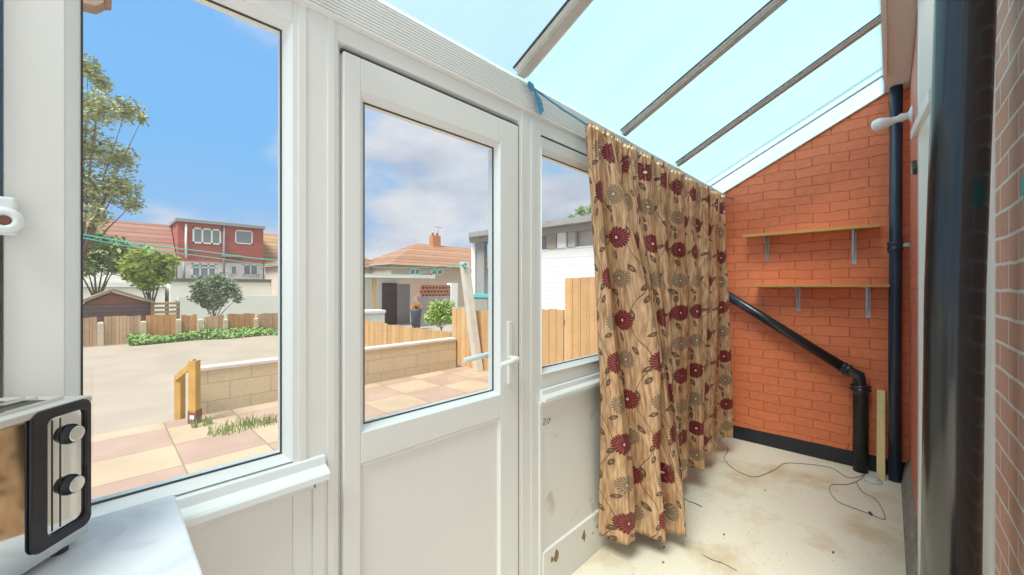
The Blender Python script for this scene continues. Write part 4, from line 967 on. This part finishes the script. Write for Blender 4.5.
# ---- neighbour's canopy with white boarded side
XC = 6.2
cn = thing('neighbour_canopy', (XC+1, 5.2, ZY), 'neighbouring lean-to with grey roof edge and white boarded side', 'lean-to')
y0_, y1_ = 3.0, gY(474, XC)
MB().box(XC+.02, XC+.06, y0_, gY(536,XC), ZY, H+.76).build('boarding', stripe_mat('white_boards', 2, .16, (.84,.84,.83), (.60,.60,.58), .08, var=.06), cn)
M_croof = mat('grey_roof_edge', (.36,.35,.34), .6, var=.2)
s = MB(); s.box(XC-.25, XC+3.2, y0_-.3, y1_-.1, H+1.16, H+1.27)
s.prism([(XC-.25,y1_-.1,H+1.16),(XC+.5,y1_+.75,H+1.16),(XC+3.2,y1_+.75,H+1.16),(XC+3.2,y1_-.1,H+1.16)], (0,0,.11)); s.build('roof', M_croof, cn)
MB().box(XC-.05, XC+3, y0_-.1, y1_-.2, H+1.05, H+1.158).build('roof_frame', mat('grey_frame', (.42,.41,.40), .6), cn)
for a, b, m_ in ((547,556,mat('taupe_panel', (.42,.37,.32), .7)),(557,566,M_winwhite),(568,575,mat('taupe_panel_light', (.55,.50,.45), .7))):
    MB().box(XC, XC+.08, gY(b,XC), gY(a,XC), H+.762, H+1.05).build('upright', m_, cn)
MB().box(XC+.12, XC+.16, y0_, gY(568,XC), H+.762, H+1.05).build('clear_panel', mat('pale_blind', (.62,.60,.57), .7, var=.1), cn)
MB().box(XC-.02, XC+.06, gY(475.5,XC), gY(472,XC), ZY, H+1.05).build('white_post', M_winwhite, cn)
MB().box(XC, XC+.1, gY(484,XC), gY(477,XC), ZY, H+1.05).build('grey_post', mat('grey_post', (.34,.33,.33), .6), cn)
MB().box(XC+.3, XC+.34, gY(536,XC), gY(484,XC), ZY+.3, H+1.05).build('glazing', mat('grey_glazing', (.45,.48,.50), .15, var=.5, vscale=2, spec=.8), cn)
MB().box(XC-.2, XC+.25, gY(494,XC), gY(480.5,XC), ZY, H-.25).build('storage_box', mat('box_brown', (.35,.33,.30), .7), cn)
o = MB().box(XC-.22, XC+.27, gY(496,XC), gY(480,XC), H-.248, H-.16).build('box_lid', mat('teal_lid', (.12,.50,.48), .5), cn, .01)

# ---- clothes post with teal washing lines
pb = onZ(477.5, 371, ZP); Dp = (H-ZP)*F/(371-287); pt = atD(463.5, 262, Dp)
cp_ = thing('clothes_post', (pb.x,pb.y,ZP), 'pale concrete clothes post leaning beside the orange fence', 'post')
MB().obox((pb.x-.06,pb.y-.06,ZP), (.13,-.02,0), (.02,.13,0), (pt.x-pb.x,pt.y-pb.y,pt.z-ZP)).build('post', mat('pale_concrete', (.66,.62,.55), .9, var=.15), cp_, .006)
M_teal = mat('teal_line', (.06,.52,.46), .5)
MB().tube([pt+Vector((-.02,-.09,-.05)), pt+Vector((-.06,-.11,-.02)), pt+Vector((-.09,-.08,-.08)), pt+Vector((-.04,-.10,-.12))], .018, 8).build('line_knot', M_teal, cp_)
def line(pxs, Y, lab, r=.006):
    P = [Vector((fX(a,Y),Y,fZ(a,b,Y))) for a, b in pxs]; P.append(pt+Vector((-.06,-.10,-.05)))
    P.insert(0, P[0]+(P[0]-P[1])*1.2)
    o = MB().tube(smooth(P, 8), r, 6).build('washing_line', M_teal); tag(o, lab, 'washing line', 'washing lines')
line([(80,234),(140,244),(200,251),(283,261),(400,268)], 5.05, 'upper teal washing line strung across the patio', .006)
line([(80,237.5),(140,248),(200,256),(283,266.5),(400,275)], 4.98, 'lower teal washing line just under the other', .0045)
# small bracket of the house gutter outside, over the big pane
a = atD(88, 4, 1.75)
gb = MB(); gb.obox(atD(70,0,1.75)+Vector((0,0,.0)), atD(112,0,1.75)-atD(70,0,1.75), (0,.10,0), (0,0,.06)); gb.prism([atD(78,2,1.75),atD(96,6.5,1.75),atD(104,3,1.75),atD(104,0,1.75),atD(78,0,1.75)], (0,.08,0))
o = gb.build('gutter_bracket', mat('brown_bracket', (.34,.22,.14), .6, var=.4, vscale=20), W, .004)

# ================================================================= LIGHT
w = bpy.data.worlds.new('sky'); bpy.context.scene.world = w; w.use_nodes = True; nt = w.node_tree
bg = nt.nodes['Background']; tc = N(nt, 'ShaderNodeTexCoord'); sp = N(nt, 'ShaderNodeSeparateXYZ'); L(nt, tc.outputs['Generated'], sp.inputs[0])
ramp = N(nt, 'ShaderNodeValToRGB'); L(nt, sp.outputs[2], ramp.inputs[0]); cr_ = ramp.color_ramp
cr_.elements[0].position = 0; cr_.elements[0].color = (.50,.68,.92,1); cr_.elements[1].position = 1; cr_.elements[1].color = (.75,.85,.9,1)
for p_, c_ in ((.10,(.32,.56,.90,1)),(.30,(.22,.54,.97,1)),(.5,(.22,.52,.98,1)),(.62,(.62,.74,.82,1))):
    e = cr_.elements.new(p_); e.color = c_
mp = N(nt, 'ShaderNodeMapping'); mp.inputs['Scale'].default_value = (1,1,2.2); mp.inputs['Location'].default_value = (.35,.1,.0); L(nt, tc.outputs['Generated'], mp.inputs[0])
nz = N(nt, 'ShaderNodeTexNoise'); nz.inputs['Scale'].default_value = 2.6; nz.inputs['Detail'].default_value = 9; nz.inputs['Roughness'].default_value = .52; L(nt, mp.outputs[0], nz.inputs['Vector'])
# more cloud towards the right-hand side (+X)
ma = N(nt, 'ShaderNodeMath', operation='MULTIPLY_ADD'); L(nt, sp.outputs[0], ma.inputs[0]); ma.inputs[1].default_value = .42; L(nt, nz.outputs['Fac'], ma.inputs[2])
# and low towards the horizon
mb = N(nt, 'ShaderNodeMapRange'); mb.inputs[1].default_value = 0; mb.inputs[2].default_value = .55; mb.inputs[3].default_value = .10; mb.inputs[4].default_value = -.10; L(nt, sp.outputs[2], mb.inputs[0])
mc = N(nt, 'ShaderNodeMath', operation='ADD'); L(nt, ma.outputs[0], mc.inputs[0]); L(nt, mb.outputs[0], mc.inputs[1])
cl_ = N(nt, 'ShaderNodeMapRange'); cl_.interpolation_type = 'SMOOTHSTEP'; cl_.inputs[1].default_value = .60; cl_.inputs[2].default_value = .82; L(nt, mc.outputs[0], cl_.inputs[0])
n3 = N(nt, 'ShaderNodeTexNoise'); n3.inputs['Scale'].default_value = 5; n3.inputs['Detail'].default_value = 6; L(nt, mp.outputs[0], n3.inputs['Vector'])
cr2 = N(nt, 'ShaderNodeValToRGB'); cr2.color_ramp.elements[0].position = .35; cr2.color_ramp.elements[0].color = (.56,.60,.72,1); cr2.color_ramp.elements[1].position = .62; cr2.color_ramp.elements[1].color = (.82,.82,.88,1); L(nt, n3.outputs['Fac'], cr2.inputs[0])
mx = N(nt, 'ShaderNodeMix', data_type='RGBA'); L(nt, cl_.outputs[0], mx.inputs[0]); L(nt, ramp.outputs[0], mx.inputs[6]); L(nt, cr2.outputs[0], mx.inputs[7])
# unseen sky behind the viewer, brightened as fill through the open house side
ng = N(nt, 'ShaderNodeMapRange'); ng.interpolation_type = 'SMOOTHSTEP'; ng.inputs[1].default_value = .25; ng.inputs[2].default_value = -.6; ng.inputs[3].default_value = 0; ng.inputs[4].default_value = 1; L(nt, sp.outputs[1], ng.inputs[0])
m2 = N(nt, 'ShaderNodeMix', data_type='RGBA'); L(nt, ng.outputs[0], m2.inputs[0]); L(nt, mx.outputs[2], m2.inputs[6]); m2.inputs[7].default_value = (.88,.86,.83,1)
# even pale haze high towards +X
q1 = N(nt, 'ShaderNodeMath', operation='MULTIPLY_ADD'); L(nt, sp.outputs[2], q1.inputs[0]); q1.inputs[1].default_value = 1.5; L(nt, sp.outputs[0], q1.inputs[2])
q2 = N(nt, 'ShaderNodeMapRange'); q2.interpolation_type = 'SMOOTHSTEP'; q2.inputs[1].default_value = 1.10; q2.inputs[2].default_value = 1.34; q2.inputs[4].default_value = .85; L(nt, q1.outputs[0], q2.inputs[0])
m3 = N(nt, 'ShaderNodeMix', data_type='RGBA'); L(nt, q2.outputs[0], m3.inputs[0]); L(nt, m2.outputs[2], m3.inputs[6]); m3.inputs[7].default_value = (.52,.71,.77,1)
L(nt, m3.outputs[2], bg.inputs[0]); bg.inputs[1].default_value = 1.0

sun = bpy.data.lights.new('sun', 'SUN'); sun.energy = 6.0; sun.angle = math.radians(25); sun.color = (1,.95,.87)
so = bpy.data.objects.new('sun', sun); C.objects.link(so); so.rotation_euler = Vector((.60,.13,-1)).to_track_quat('-Z','Y').to_euler()

cam = bpy.data.cameras.new('camera'); co = bpy.data.objects.new('camera', cam); C.objects.link(co)
co.location = (0,0,H); co.rotation_euler = (PI/2, 0, math.atan2(AS, AC)-PI/2)
cam.sensor_width = 36; cam.lens = F/1024*36; cam.clip_start = .02; cam.clip_end = 500
cam.shift_y = -.0005
sc = bpy.context.scene; sc.camera = co
sc.view_settings.view_transform = 'Standard'; sc.view_settings.look = 'None'; sc.view_settings.gamma = 1; sc.view_settings.exposure = 0.0
sc.view_settings.use_curve_mapping = False
